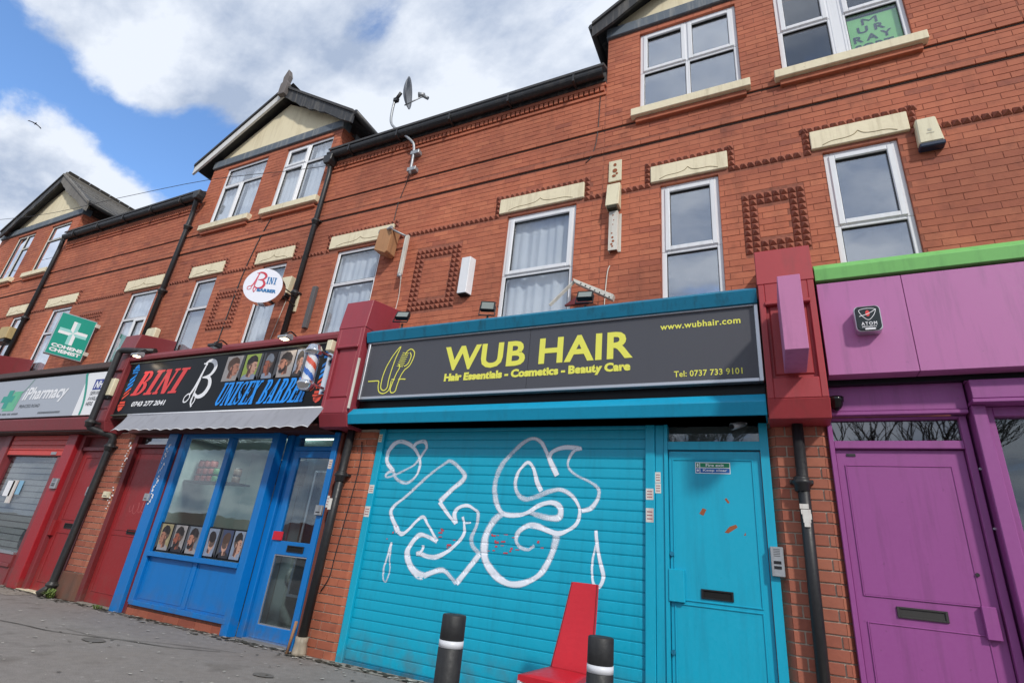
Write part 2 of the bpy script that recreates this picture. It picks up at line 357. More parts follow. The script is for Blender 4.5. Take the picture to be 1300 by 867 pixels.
def ribbon(mb, pts, wd, pl, w=.003, closed=False, sub=4, prof=None):
    """a brush stroke of width wd along 2D points"""
    pts = smooth2(pts, sub, closed) if sub else list(pts)
    n = len(pts); vs = []
    for i, p in enumerate(pts):
        a = pts[(i - 1) % n] if closed or i > 0 else pts[i]; b = pts[(i + 1) % n] if closed or i < n - 1 else pts[i]
        dx, dy = b[0] - a[0], b[1] - a[1]; l = math.hypot(dx, dy) or 1; nx, ny = -dy / l, dx / l
        ww = (wd(i / max(1, n - 1)) if callable(wd) else wd) / 2
        for sg in (1, -1):
            u, v = p[0] + nx * ww * sg, p[1] + ny * ww * sg
            q = pl(u, v, w + (i % 7) * .00005 + i * .000003)
            if prof: q = (q[0], q[1] - prof(v), q[2])
            vs.append(q)
    fs = [(2 * i, 2 * i + 1, 2 * ((i + 1) % n) + 1, 2 * ((i + 1) % n)) for i in range(n if closed else n - 1)]
    mb.add(vs, fs); return mb
def ell(cx, cy, rx, ry, n=14, rot=0):
    return [(cx + rx * math.cos(t) * math.cos(rot) - ry * math.sin(t) * math.sin(rot), cy + rx * math.cos(t) * math.sin(rot) + ry * math.sin(t) * math.cos(rot)) for t in (i * 2 * math.pi / n for i in range(n))]
# slab-serif italic capitals drawn as strokes, for the barber's fascia
def slab(mb, word, pl, u0, u1, v0, v1, shear=.22, w=.004, heavy=.30, gap=.14):
    T = .085; h = heavy
    def arc(cx, cy, rx, ry, a0, a1, th0, th1, n=8):
        o = []; i_ = []
        for k in range(n + 1):
            t = a0 + (a1 - a0) * k / n; c, s_ = math.cos(t), math.sin(t)
            o.append((cx + rx * c, cy + ry * s_)); i_.append((cx + (rx - th0) * c, cy + (ry - th1) * s_))
        return [[o[k], o[k + 1], i_[k + 1], i_[k]] for k in range(n)]
    def R(a, b, c, d): return [(a, c), (b, c), (b, d), (a, d)]
    P = math.pi
    G = {
     'I': (.56, [R(.13, .43, 0, 1), R(0, .56, 0, T), R(0, .56, 1 - T, 1)]),
     'N': (.98, [R(.10, .26, 0, 1), R(.74, .88, 0, 1), [(.06, 1), (.36, 1), (.88, 0), (.62, 0)], R(0, .36, 0, T), R(.62, .98, 1 - T, 1), R(0, .3, 1 - T, 1)]),
     'U': (.92, [R(.10, .38, .25, 1), R(.70, .84, .25, 1), R(0, .48, 1 - T, 1), R(.6, .92, 1 - T, 1)] + arc(.47, .27, .37, .27, P, 2 * P, .22, .12)),
     'E': (.80, [R(.10, .40, 0, 1), R(0, .78, 0, T), R(0, .78, 1 - T, 1), R(.4, .6, .46, .54), R(.58, .64, .36, .64), R(.70, .78, 0, .28), R(.70, .78, .72, 1)]),
     'X': (.94, [[(.04, 1), (.38, 1), (.90, 0), (.56, 0)], [(.66, 1), (.80, 1), (.24, 0), (.10, 0)], R(0, .46, 1 - T, 1), R(.58, .92, 1 - T, 1), R(0, .34, 0, T), R(.48, .94, 0, T)]),
     'A': (.96, [[(.12, 0), (.26, 0), (.52, 1), (.42, 1)], [(.42, 1), (.62, 1), (.88, 0), (.56, 0)], R(.24, .62, .26, .34), R(0, .36, 0, T), R(.46, .96, 0, T)]),
     'B': (.86, [R(.10, .38, 0, 1), R(0, .5, 0, T), R(0, .5, 1 - T, 1), R(.38, .5, .48, .56)] + arc(.46, .755, .33, .245, -P / 2, P / 2, .24, .09) + arc(.46, .275, .40, .275, -P / 2, P / 2, .26, .09)),
     'R': (.94, [R(.10, .38, 0, 1), R(0, .48, 0, T), R(0, .5, 1 - T, 1), R(.38, .5, .46, .54)] + arc(.46, .735, .37, .265, -P / 2, P / 2, .26, .09) + [[(.46, .50), (.68, .50), (.86, 0), (.58, 0)], R(.56, .94, 0, T)]),
     'S': (.78, arc(.39, .745, .33, .255, .1 * P, 1.1 * P, .14, .10) + arc(.39, .27, .35, .27, -.95 * P, .1 * P, .14, .10) + [[(.07, .68), (.36, .50), (.74, .26), (.44, .26), (.10, .52)], [(.07, .76), (.30, .62), (.74, .30), (.70, .40), (.36, .60), (.10, .62)], R(.62, .70, .66, 1), R(.06, .14, 0, .32)]),
     '.': (.26, [R(.02, .24, 0, .16)]), ' ': (.45, [])}
    tot = sum(G[c][0] + gap for c in word) - gap; sx = (u1 - u0) / tot; sy = v1 - v0; x = 0
    for c in word:
        wd_, ps = G[c]
        for i, p in enumerate(ps):
            mb.add([pl(u0 + (x + q[0]) * sx + shear * q[1] * sy, v0 + q[1] * sy, w + i * .0002) for q in p], [tuple(range(len(p)))])
        x += wd_ + gap
    return mb
# ------------------------------------------------------------------ bricks laid one by one
def clip_row(x0, x1, a, b, holes, lim=.35):
    iv = [(x0, x1)]
    for hx0, hx1, hz0, hz1 in holes:
        if min(b, hz1) - max(a, hz0) > lim * (b - a):
            nv = []
            for p, q in iv:
                if hx1 <= p or hx0 >= q: nv.append((p, q)); continue
                if hx0 > p: nv.append((p, hx0))
                if hx1 < q: nv.append((hx1, q))
            iv = nv
    return iv
def unit_brick(w, h, d=.06, c=.0025):
    mb = MB(); f = .0
    vs = [(-w/2+c, 0, -h/2+c), (w/2-c, 0, -h/2+c), (w/2-c, 0, h/2-c), (-w/2+c, 0, h/2-c),
          (-w/2, c, -h/2), (w/2, c, -h/2), (w/2, c, h/2), (-w/2, c, h/2),
          (-w/2, d, -h/2), (w/2, d, -h/2), (w/2, d, h/2), (-w/2, d, h/2)]
    mb.add(vs, [(0, 1, 2, 3), (4, 5, 1, 0), (5, 6, 2, 1), (6, 7, 3, 2), (7, 4, 0, 3), (8, 9, 5, 4), (9, 10, 6, 5), (10, 11, 7, 6), (11, 8, 4, 7)]); return mb
def inview(p):
    v = Vector(p) - CAM; c = M3.transposed() @ v
    if c.z > -.1: return False
    x = 673.1 * c.x / -c.z; y = 673.1 * c.y / -c.z
    return abs(x) < 690 and abs(y) < 470
class Wall:
    """collects brick positions on a plane (y constant, facing -Y, or x constant) and lays the nearest 300 singly"""
    def __init__(s, parent, m, bw=.228, bh=.0695, pitch=.0745, joint=.005): s.p = parent; s.m = m; s.bw = bw; s.bh = bh; s.pt = pitch; s.j = joint; s.L = []
    def field(s, x0, x1, z0, z1, y, holes=(), axis='y', phase=0):
        st = s.bw + s.j; nrow = int((z1 - z0) / s.pt + .3)
        for r in range(nrow):
            a = z0 + r * s.pt; b = a + s.bh
            for p, q in clip_row(x0, x1, a, b, holes):
                k = math.floor((p - phase) / st - (.5 if (r % 2) else 0)) 
                while True:
                    e0 = phase + (k + (.5 if (r % 2) else 0)) * st; e1 = e0 + s.bw; k += 1
                    if e0 >= q: break
                    e0 = max(e0, p); e1 = min(e1, q)
                    if e1 - e0 < .03: continue
                    s.L.append(((e0 + e1) / 2, (a + b) / 2, (e1 - e0), y + random.uniform(-.0015, .0015), axis, random.uniform(-.004, .004)))
    def build(s, single=300):
        base = unit_brick(s.bw, s.bh); me = mesh(base, s.m)
        def pos(b): return (b[0], b[3], b[1]) if b[4] == 'y' else (b[3], b[0], b[1])
        order = sorted(range(len(s.L)), key=lambda i: ((not inview(pos(s.L[i]))), (Vector(pos(s.L[i])) - CAM).length))
        rest = MB()
        for n, i in enumerate(order):
            b = s.L[i]; p = pos(b)
            if n < single and inview(p):
                o = bpy.data.objects.new('brick', me); o.location = p; o.scale = (b[2] / s.bw, 1, 1); o.rotation_euler = (0, b[5], 0 if b[4] == 'y' else math.pi / 2)
                C.objects.link(o); o.parent = s.p
                o.matrix_parent_inverse = Matrix.Translation(-Vector(s.p.location)) if s.p.type == 'EMPTY' else Matrix.Identity(4)
            else:
                k = b[2] / s.bw; c_, sn = math.cos(b[5]), math.sin(b[5])
                vs = []
                for x, y, z in base.v:
                    x = x * k; x, z = x * c_ + z * sn, -x * sn + z * c_
                    vs.append((p[0] + x, p[1] + y, p[2] + z) if b[4] == 'y' else (p[0] - y, p[1] + x, p[2] + z))
                rest.add(vs, base.f)
        if rest.v: obj('brickwork', rest, s.m, s.p, kind='stuff', fix=False)
def pyramids(parent, cells, y, sz=.072, single=280, h=.035):
    """moulded pyramid bricks at (x, z) centres"""
    mb = MB(); c = sz / 2 - .003
    mb.add([(-c, 0, -c), (c, 0, -c), (c, 0, c), (-c, 0, c), (0, -h, 0), (-c, .04, -c), (c, .04, -c), (c, .04, c), (-c, .04, c)],
           [(0, 1, 4), (1, 2, 4), (2, 3, 4), (3, 0, 4), (5, 6, 1, 0), (6, 7, 2, 1), (7, 8, 3, 2), (8, 5, 0, 3)])
    me = mesh(mb, pyr_m); cells = sorted(set((round(a, 4), round(b, 4)) for a, b in cells), key=lambda q: ((not inview((q[0], y, q[1]))), (Vector((q[0], y, q[1])) - CAM).length)); rest = MB()
    for n, (x, z) in enumerate(cells):
        if n < single and inview((x, y, z)) and x > -12:
            o = bpy.data.objects.new('pyramid_brick', me); o.location = (x, y, z); C.objects.link(o); o.parent = parent; o.matrix_parent_inverse = Matrix.Translation(-Vector(parent.location))
        else: rest.add([(x + a, y + b, z + c_) for a, b, c_ in mb.v], mb.f)
    if rest.v: obj('moulded_brickwork', rest, pyr_m, parent, kind='stuff', fix=False)
# ================================================================== the setting
K = 5.12 / 4.8; YU = .32                      # the upper wall stands 0.32 m behind the shop doors
def UX(x): return x * K
def UZ(z): return 1.065 + (z - 1.065) * K
g = MB().box(-400, 400, -7.2, 300, -.4, 0); obj('pavement', g, asphalt, kind='structure')
g = MB().box(-400, 400, -15, -7.35, -.5, -.12); obj('road', g, road_m, kind='structure')
g = MB().box(-400, 400, -300, -15.15, -.5, 0); obj('far_pavement', g, asphalt, kind='structure')
kb = MB()
kb.box(-60, 40, -7.347, -7.203, -.4, .004); kb.box(-60, 40, -15.147, -15.003, -.4, .004); obj('kerb', kb, concrete, kind='structure', bevel=.01)
ln = MB()
for i in range(-12, 10): ln.box(i * 4, i * 4 + 2, -11.25, -11.15, -.12, -.116)
obj('road_marking', ln, white, kind='structure')
slb = MB()
random.seed(3)
def slabstrip(x0, x1, ya, yb, seed):
    random.seed(seed); n = int((x1 - x0) / .3); top = []; bot = []
    for i in range(n + 1):
        x = x0 + (x1 - x0) * i / n; bot.append((x, yb)); top.append((x, ya + random.uniform(-.05, .04)))
    slb.add([(x, y, .004) for x, y in top] + [(x, y, .005) for x, y in bot], [(i, i + 1, n + 2 + i, n + 1 + i) for i in range(n)])
slabstrip(-4.25, .4, -.16, .02, 5); slabstrip(-14, -9.6, -.42, .02, 8)
obj('concrete_threshold', slb, concrete, kind='structure')
cr_ = MB()
random.seed(11)
def crack(pts, w):
    ribbon(cr_, pts, lambda t: w * (.5 + .5 * random.random()), lambda u, v, q=0: (u, v, .006), sub=5)
crack([(-8.2, -1.55), (-7.2, -1.35), (-6.6, -1.28), (-5.9, -1.0), (-5.4, -.85), (-5.0, -.6)], .022)
crack([(-6.7, -1.12), (-6.1, -1.05), (-5.5, -.72), (-4.9, -.5)], .010)
obj('pavement_crack', cr_, moss, kind='structure')
lt = MB(); random.seed(21)
for i in range(420):
    x = random.uniform(-11, -1); y = random.uniform(-3.2, -.05) if random.random() < .7 else random.uniform(-.3, -.02); a = random.uniform(0, 6.28); r = random.uniform(.006, .028)
    vs = [(x + r * random.uniform(.5, 1) * math.cos(a + k * 1.25), y + r * random.uniform(.5, 1) * math.sin(a + k * 1.25), .008 + random.uniform(0, .004)) for k in range(5)]
    lt.use(litterm if random.random() < .7 else moss).add(vs, [(0, 1, 2, 3, 4)])
obj('street_litter', lt, kind='stuff', fix=False)
pt = MB(); random.seed(4)
for (x, y, sx, sy) in ((-6.0, -1.22, .17, .11), (-4.0, -.95, .12, .08)):
    pt.add([(x + sx * random.uniform(.7, 1) * math.cos(k * .8), y + sy * random.uniform(.7, 1) * math.sin(k * .8), .0072) for k in range(8)], [tuple(range(8))])
obj('tarmac_patch', pt, paint('old tarmac patch', (104, 100, 96), .9, .4, (80, 76, 70), .4, .5, fine=90), kind='structure')

wd_ = MB(); random.seed(17)
for i in range(900):
    x = random.uniform(-13, .4); y = -.02 - abs(random.gauss(0, .06)) - (.05 if -9.4 < x < -8.7 or -4.6 < x < -4 else 0); r = random.uniform(.008, .035); a = random.uniform(0, 6)
    wd_.use(moss if random.random() < .8 else litterm).add([(x + 1.8 * r * math.cos(a + k * 1.05) * random.uniform(.5, 1), y + r * math.sin(a + k * 1.05) * random.uniform(.5, 1), .009 + i * .000004) for k in range(6)], [tuple(range(6))])
obj('dirt_along_wall', wd_, kind='stuff', fix=False)
# ------------------------------------------------------------------ windows
def ring(mb, x0, x1, z0, z1, wl, wr, wb, wt, ya, yb):
    mb.box(x0, x0 + wl, ya, yb, z0, z1); mb.box(x1 - wr, x1, ya, yb, z0, z1)
    mb.box(x0 + wl, x1 - wr, ya, yb, z0, z0 + wb); mb.box(x0 + wl, x1 - wr, ya, yb, z1 - wt, z1)
def window(parent, x0, x1, z0, z1, y, lights, m=upvc, curtain=None, fw=.055, gl=None):
    """lights: (x0, x1, z0, z1, opening?) in metres from the lower left corner as fractions"""
    f = MB(); sashes = []; w = x1 - x0; h = z1 - z0; cells = []
    for a, b, c, d, op in lights:
        X0, X1, Z0, Z1 = x0 + a * w, x0 + b * w, z0 + c * h, z0 + d * h
        L_ = fw if a == 0 else .026; R_ = fw if b == 1 else .026; B_ = fw if c == 0 else .026; T_ = fw if d == 1 else .026
        ring(f, X0, X1, Z0, Z1, L_, R_, B_, T_, y, y + .07)
        cells.append((X0 + L_, X1 - R_, Z0 + B_, Z1 - T_, op))
    fo = obj('window', f, m, parent, bevel=.006)
    for a, b, c, d, op in cells:
        if op == 2:
            obj('mullion_board', MB().box(a, b, y + .004, y + .05, c, d), m, fo); continue
        if op:
            s_ = MB(); ring(s_, a - .012, b + .012, c - .012, d + .012, .055, .055, .055, .055, y - .016, y + .05); obj('sash', s_, m, fo, bevel=.007)
            a += .043; b -= .043; c += .043; d -= .043
        gk = MB(); r_ = .006; ring(gk, a, b, c, d, r_, r_, r_, r_, y + .006, y + .03); obj('gasket', gk, blk2, fo)
        p = MB().box(a, b, y + .024, y + .03, c, d); obj('pane', p, gl or (glass_c if curtain else glass), fo)
    if curtain:
        c = MB()
        if curtain == 'blind':
            n = int(h / .05)
            for i in range(n):
                z = z0 + .04 + i * (h - .08) / n; c.add([(x0 + .06, y + .10, z), (x1 - .06, y + .10, z), (x1 - .06, y + .085, z + .042), (x0 + .06, y + .085, z + .042)], [(0, 1, 2, 3)])
            obj('blind', c, curt, fo, fix=False)
        else:
            xs = curtain if isinstance(curtain, list) else [(0, 1)]
            for a, b in xs:
                n = 60; vs = []
                for i in range(n + 1):
                    t = i / n; xx = x0 + w * (a + (b - a) * t); yy = y + .10 + .015 * math.sin(t * (b - a) * w * 52 + a * 9) + .018 * math.sin(t * 23 + 1)
                    vs += [(xx, yy, z0 + .02), (xx + .01 * math.sin(i), yy * .3 + .7 * (y + .10), z1 - .04)]
                c.add(vs, [(2 * i, 2 * i + 2, 2 * i + 3, 2 * i + 1) for i in range(n)], True)
            obj('net_curtain', c, curt, fo, fix=False)
    return fo
def backing(parent, x0, x1, z0, z1, y, holes, m, depth=.2, rev=None):
    xs = sorted({x0, x1} | {v for h in holes for v in h[:2] if x0 < v < x1}); zs = sorted({z0, z1} | {v for h in holes for v in h[2:] if z0 < v < z1})
    mb = MB().use(m)
    for i in range(len(xs) - 1):
        for j in range(len(zs) - 1):
            cx, cz = (xs[i] + xs[i + 1]) / 2, (zs[j] + zs[j + 1]) / 2
            if any(h[0] < cx < h[1] and h[2] < cz < h[3] for h in holes): continue
            mb.add([(xs[i], y, zs[j]), (xs[i + 1], y, zs[j]), (xs[i + 1], y, zs[j + 1]), (xs[i], y, zs[j + 1])], [(0, 1, 2, 3)])
    mb.use(rev or m)
    for a, b, c, d in holes:
        ya = y - .008
        mb.add([(a, ya, c), (b, ya, c), (b, ya, d), (a, ya, d), (a, y + depth, c), (b, y + depth, c), (b, y + depth, d), (a, y + depth, d)], [(0, 1, 5, 4), (1, 2, 6, 5), (2, 3, 7, 6), (3, 0, 4, 7)])
    return obj('wall', mb, None, parent, fix=False)
def lintel(parent, x0, x1, z0, z1):
    lb = MB().box(x0, x1, YU - .03, YU + .13, z0, z1); lo = obj('lintel', lb, stone, parent, bevel=.006)
    c = MB(); m_ = (x0 + x1) / 2; w = x1 - x0; h = z1 - z0
    pts = [(x0 + .12 * w, z0 + .10 * h), (x0 + .22 * w, z0 + .24 * h), (x0 + .36 * w, z0 + .26 * h), (x0 + .45 * w, z0 + .34 * h), (m_, z0 + .52 * h)]
    pr = pts + [(2 * m_ - x, z) for x, z in reversed(pts[:-1])]
    for sgn in (0, 1):
        q = pts if not sgn else [(2 * m_ - x, z) for x, z in pts]
        q = smooth2(q, 4); c.tube([(x, YU - .030, z) for x, z in q], .0045, 5)
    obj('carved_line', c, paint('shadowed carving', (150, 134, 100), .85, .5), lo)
def sill(parent, x0, x1, z0, z1):
    mb = MB().prism([(YU - .10, z0), (YU - .10, z1 - .02), (YU + .12, z1 + .01), (YU + .12, z0)], x0, x1, 'x'); obj('sill', mb, stone, parent, bevel=.006)
    mb = MB().box(x0 + .05, x1 - .05, YU - .05, YU + .05, z0 - .075, z0 - .002); obj('sill_course', mb, brick_up, parent, bevel=.004)
SASH = [(0, 1, 0, .44, 0), (0, 1, .44, 1, 1)]
FIX = [(0, 1, 0, .63, 0), (0, 1, .63, 1, 0)]
TEE = [(0, .5, 0, .63, 0), (.5, 1, 0, .63, 1), (0, 1, .63, 1, 0)]
WINS = [  # first-floor windows in wall measures: x0, x1, lights, curtain
    (-2.73, -1.83, SASH, 'c'), (-.865, -.27, SASH, None), (.685, 1.285, SASH, None), (2.25, 3.12, SASH, None),
    (-5.52, -4.68, FIX, 'c'), (-7.08, -6.54, FIX, 'c'), (-8.75, -8.17, FIX, 'blind'),
    (-10.62, -9.78, TEE, 'c'), (-13.4, -12.6, FIX, 'c'), (-15.05, -14.55, FIX, 'c')]
LINT = [(-2.85, -1.74), (-.967, -.17), (.595, 1.39), (2.14, 3.2), (-5.69, -4.53), (-7.28, -6.45), (-8.93, -8.07), (-10.84, -9.71), (-13.7, -12.54), (-15.36, -14.53)]
PANELS = [(-.07, .47, 4.0, 4.71), (-4.04, -3.33, 3.86, 4.77), (-8.0, -7.4, 4.0, 4.69), (-12.1, -11.35, 3.86, 4.77)]
DORM = {  # dormer windows: x0, x1, lights
    'r': [(-1.1, .035, [(0, .5, 0, .485, 0), (.5, 1, 0, .485, 0), (0, .5, .485, 1, 1), (.5, 1, .485, 1, 1)]), (.44, 1.6, [(0, .44, 0, .485, 0), (.44, .54, 0, 1, 2), (.54, 1, 0, .485, 0), (0, .44, .485, 1, 1), (.54, 1, .485, 1, 1)])],
    'b': [(-9.03, -7.9, [(0, .5, 0, .68, 1), (.5, 1, 0, .68, 0), (0, 1, .68, 1, 0)]), (-7.43, -6.31, [(0, .5, 0, .68, 1), (.5, 1, 0, .68, 0), (0, .5, .68, 1, 1), (.5, 1, .68, 1, 0)])],
    'f': [(-17.05, -16.12, [(0, .5, 0, 1, 0), (.5, 1, 0, .68, 0), (.5, 1, .68, 1, 0)]), (-15.4, -14.48, [(0, 1, 0, .68, 0), (0, 1, .68, 1, 0)])]}
ZB = 3.68
def house(x0, x1, label, key=None, cx=None, apex=9.6, barges=None, roofmat=slate_d, win_z=(6.2, 7.53)):
    H = empty('terraced_house', ((x0 + x1) / 2, YU, 0), label, 'terraced house', 'upper storeys of the brick terrace')
    top = 7.26; holes = []; inn = []
    for w in WINS:
        a, b = UX(w[0]), UX(w[1])
        if a >= x0 and b <= x1: holes.append((a, b, ZB, UZ(5.03))); inn.append(w)
    dw = DORM.get(key, [])
    if dw: top = 8.06
    for a, b, l in dw: holes.append((UX(a), UX(b), UZ(win_z[0]), UZ(win_z[1])))
    wx0, wx1 = x0, x1
    backing(H, x0, x1, 3.3, top, YU + .0035, holes, mortar_up, rev=brick_up)
    lint = [(UX(a), UX(b)) for a, b in LINT if UX(a) >= x0 - .3 and UX(b) <= x1 + .3]
    bh = [h for h in holes]
    for a, b in lint: bh.append((a, b, UZ(5.08), UZ(5.30)))
    for a, b in dw_s(dw): bh.append((a, b, UZ(6.06), UZ(6.2)))
    zs1, zs2 = UZ(6.04), UZ(5.67)
    PZ = .0745
    # moulded courses of pyramid bricks
    cells = []; P = .0745; zl, zu = UZ(5.07), UZ(5.34)
    xs = x0 + P / 2; cov = [(a - P, b + P) for a, b in lint]
    while xs < x1:
        inside = any(a - .01 < xs < b + .01 for a, b in cov)
        cells.append((xs, zu if inside else zl))
        xs += P
    for a, b in cov:
        for e in (a + P / 2, b - P / 2):
            if x0 < e < x1:
                k = 0
                while zl + k * P < zu + .02: cells.append((e, zl + k * P)); k += 1
    cells = [c for c in cells if not any(a <= c[0] <= b and UZ(5.08) < c[1] < UZ(5.3) for a, b in lint)]
    ph = []
    for a, b, c, d in PANELS:
        a, b, c, d = UX(a), UX(b), UZ(c), UZ(d)
        if a < x0 or b > x1: continue
        nx = round((b - a) / P); nz = round((d - c) / P)
        for i in range(nx):
            for j in range(nz):
                if min(i, nx - 1 - i, j, nz - 1 - j) < 2: cells.append((a + (i + .5) * P, c + (j + .5) * P))
        ph.append((a, a + nx * P, c, c + 2 * P)); ph.append((a, a + nx * P, c + (nz - 2) * P, c + nz * P)); ph.append((a, a + 2 * P, c, d)); ph.append((a + (nx - 2) * P, a + nx * P, c, d))
    # dentil cornice under the gutter
    corn = []
    if not dw or True:
        if not dw:
            xs = x0 + P / 2
            while xs < x1: corn.append((xs, 7.10)); xs += P
    pyramids(H, cells, YU - .004, P - .004, h=.034)
    seen = sorted(cells)
    strips = [(x0, x1, zl - P / 2, zl + P / 2)] if not lint else []
    rowh = []
    for a, b in cov: rowh.append((a, b, zl - P / 2, zu + P / 2))
    edges = sorted([x0] + [v for c in cov for v in c if x0 < v < x1] + [x1])
    cur = x0
    for a, b in sorted(cov):
        if a > cur: strips.append((cur, a, zl - P / 2, zl + P / 2))
        cur = max(cur, b)
    if cur < x1: strips.append((cur, x1, zl - P / 2, zl + P / 2))
    Wl = Wall(H, brick_up)
    hh = bh + ph + rowh + strips + [(x0, x1, zs1 - .001, zs1 + PZ), (x0, x1, zs2 - .001, zs2 + PZ)]
    if not dw: hh.append((x0, x1, 7.06, 7.14))
    z0 = 3.34
    Wl.field(x0 + .002, x1 - .002, z0, top - .01, YU, hh)
    if dw:
        Wl.field(YU + .02, YU + 2.3, 7.32, 8.1, x1 + .004, (), axis='x')
        backing_side = MB().box(x1 - .2, x1 - .006, YU + .012, YU + 2.4, 7.2, 8.12); obj('cheek_wall', backing_side, mortar_up, H)
    # proud string courses, one brick high
    st = MB(); 
    for z in (zs1, zs2):
        x = x0 + .002; i = 0
        while x < x1 - .03:
            e = min(x + .233, x1); 
            blocked = [(a, b) for a, b in dw_s(dw) if z == zs1 and False]
            st.box(x, e - .004, YU - .018, YU + .05, z + .008, z + .0715); x = e; i += 1
    obj('string_course', st, brick_up, H, kind='stuff', bevel=.003)
    gv = MB(); [gv.box(x0, x1, YU - .003, YU + .01, z - .012, z + .007) for z in (zs1, zs2)]; obj('painted_shadow_line', gv, paint('painted shadow brown', (52, 38, 34), .95, .4, (40, 32, 30), .3, .3), H)  # dark strip paints in the shadow line beneath each string course
    if corn:
        s1 = MB().box(x0, x1, YU - .045, YU + .05, 7.145, 7.20).box(x0, x1, YU - .02, YU + .05, 7.0, 7.05); obj('cornice_course', s1, brick_up, H, bevel=.004)
        me_ = MB()
        for x, z in corn: me_.box(x - .026, x + .026, YU - .04, YU + .04, 7.065, 7.138)
        obj('dentil_course', me_, brick_up, H, kind='stuff')
        s1 = MB().box(x0, x1, YU - .06, YU + .3, 7.2, 7.36); obj('eaves_board', s1, blackw, H)
        gt = MB(); n = 10; prof = [(.19 + .075 * math.cos(math.pi + math.pi * i / n), 7.30 + .085 * math.sin(math.pi + math.pi * i / n)) for i in range(n + 1)]
        prof += [(p[0] * .94 + .19 * .06, 7.305 + (p[1] - 7.305) * .9) for p in reversed(prof)]
        gt.prism(prof, x0 + .01, x1 - .01, 'x'); 
        x = x0 + .5
        go = obj('gutter', gt, blackp, H)
        br = MB()
        while x < x1: br.box(x, x + .03, .105, .275, 7.20, 7.315); x += 1.0
        obj('gutter_bracket', br, blackp, go, kind='stuff')
        rf = MB().prism([(.14, 7.37), (.14, 7.41), (4.6, 10.0), (4.6, 9.9)], x0, x1, 'x'); obj('roof', rf, slate_d, H)
    Wl.build()
    rl = MB()
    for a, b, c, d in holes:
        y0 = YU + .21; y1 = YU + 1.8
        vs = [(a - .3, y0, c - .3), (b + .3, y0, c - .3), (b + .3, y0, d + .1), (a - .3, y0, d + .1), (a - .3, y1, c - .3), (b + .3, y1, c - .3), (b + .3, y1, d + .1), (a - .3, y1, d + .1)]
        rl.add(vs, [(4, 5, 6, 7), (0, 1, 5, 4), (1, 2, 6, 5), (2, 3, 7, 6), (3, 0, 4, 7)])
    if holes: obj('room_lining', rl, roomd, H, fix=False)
    for a, b in lint:
        if a > x0 - .05 and b < x1 + .05: lintel(H, a, b, UZ(5.08), UZ(5.30))
    for w in inn:
        window(H, UX(w[0]), UX(w[1]), ZB, UZ(5.03), YU + .028, w[2], curtain=w[3])
        sill(H, UX(w[0]) - .06, UX(w[1]) + .06, ZB - .10, ZB)
    for i, (a, b, l) in enumerate(dw):
        wf = window(H, UX(a), UX(b), UZ(win_z[0]), UZ(win_z[1]), YU + .03, l, m=upvc if key != 'f' else upvc_old, curtain=([(0, .34), (.56, 1)] if key == 'b' else None), gl=(glass_c if key == 'r' and i == 1 else None))
        if key == 'r' and i == 1:
            xa = UX(1.08); yy = YU + .08; pb = MB().box(xa, UX(1.56), yy, yy + .01, UZ(6.2) + .02, UZ(6.78)); po = obj('paper_poster', pb, greent, wf, label='green poster paper lettered MURRAY')
            tx = MB(); pl = front(yy); gx = UX(1.32)
            for wd_, z, hw_ in (('M', 6.70, .075), ('U R', 6.585, .13), ('R A Y', 6.46, .18), ('SORT', 6.335, .18)): text(tx, wd_, pl,  gx - hw_ - .02, gx + hw_ - .02, UZ(z) - .045, UZ(z) + .055, .0 if wd_ == 'M' else .03, w=.004)
            obj('poster_lettering', tx, flat('dim green print', (40, 56, 66), .7), po)
            dk = MB().tube([(UX(.45), YU + .35, UZ(6.5)), (UX(.72), YU + .35, UZ(6.5)), (UX(.78), YU + .35, UZ(6.46)), (UX(.8), YU + .35, UZ(6.1))], .022, 8); obj('bed_rail', dk, white, H)
    for a, b in dw_s(dw): sill(H, a, b, UZ(6.07), UZ(6.2))
    if dw: dormer_roof(H, cx, x0, x1, apex, barges, roofmat)
    bw = MB().box(x0, x1, 8.0, 8.2, 0, 7.3); obj('rear_wall', bw, brick_up, H)
    return H
def dw_s(dw): return [(UX(a) - .09, UX(b) + .09) for a, b, l in dw]
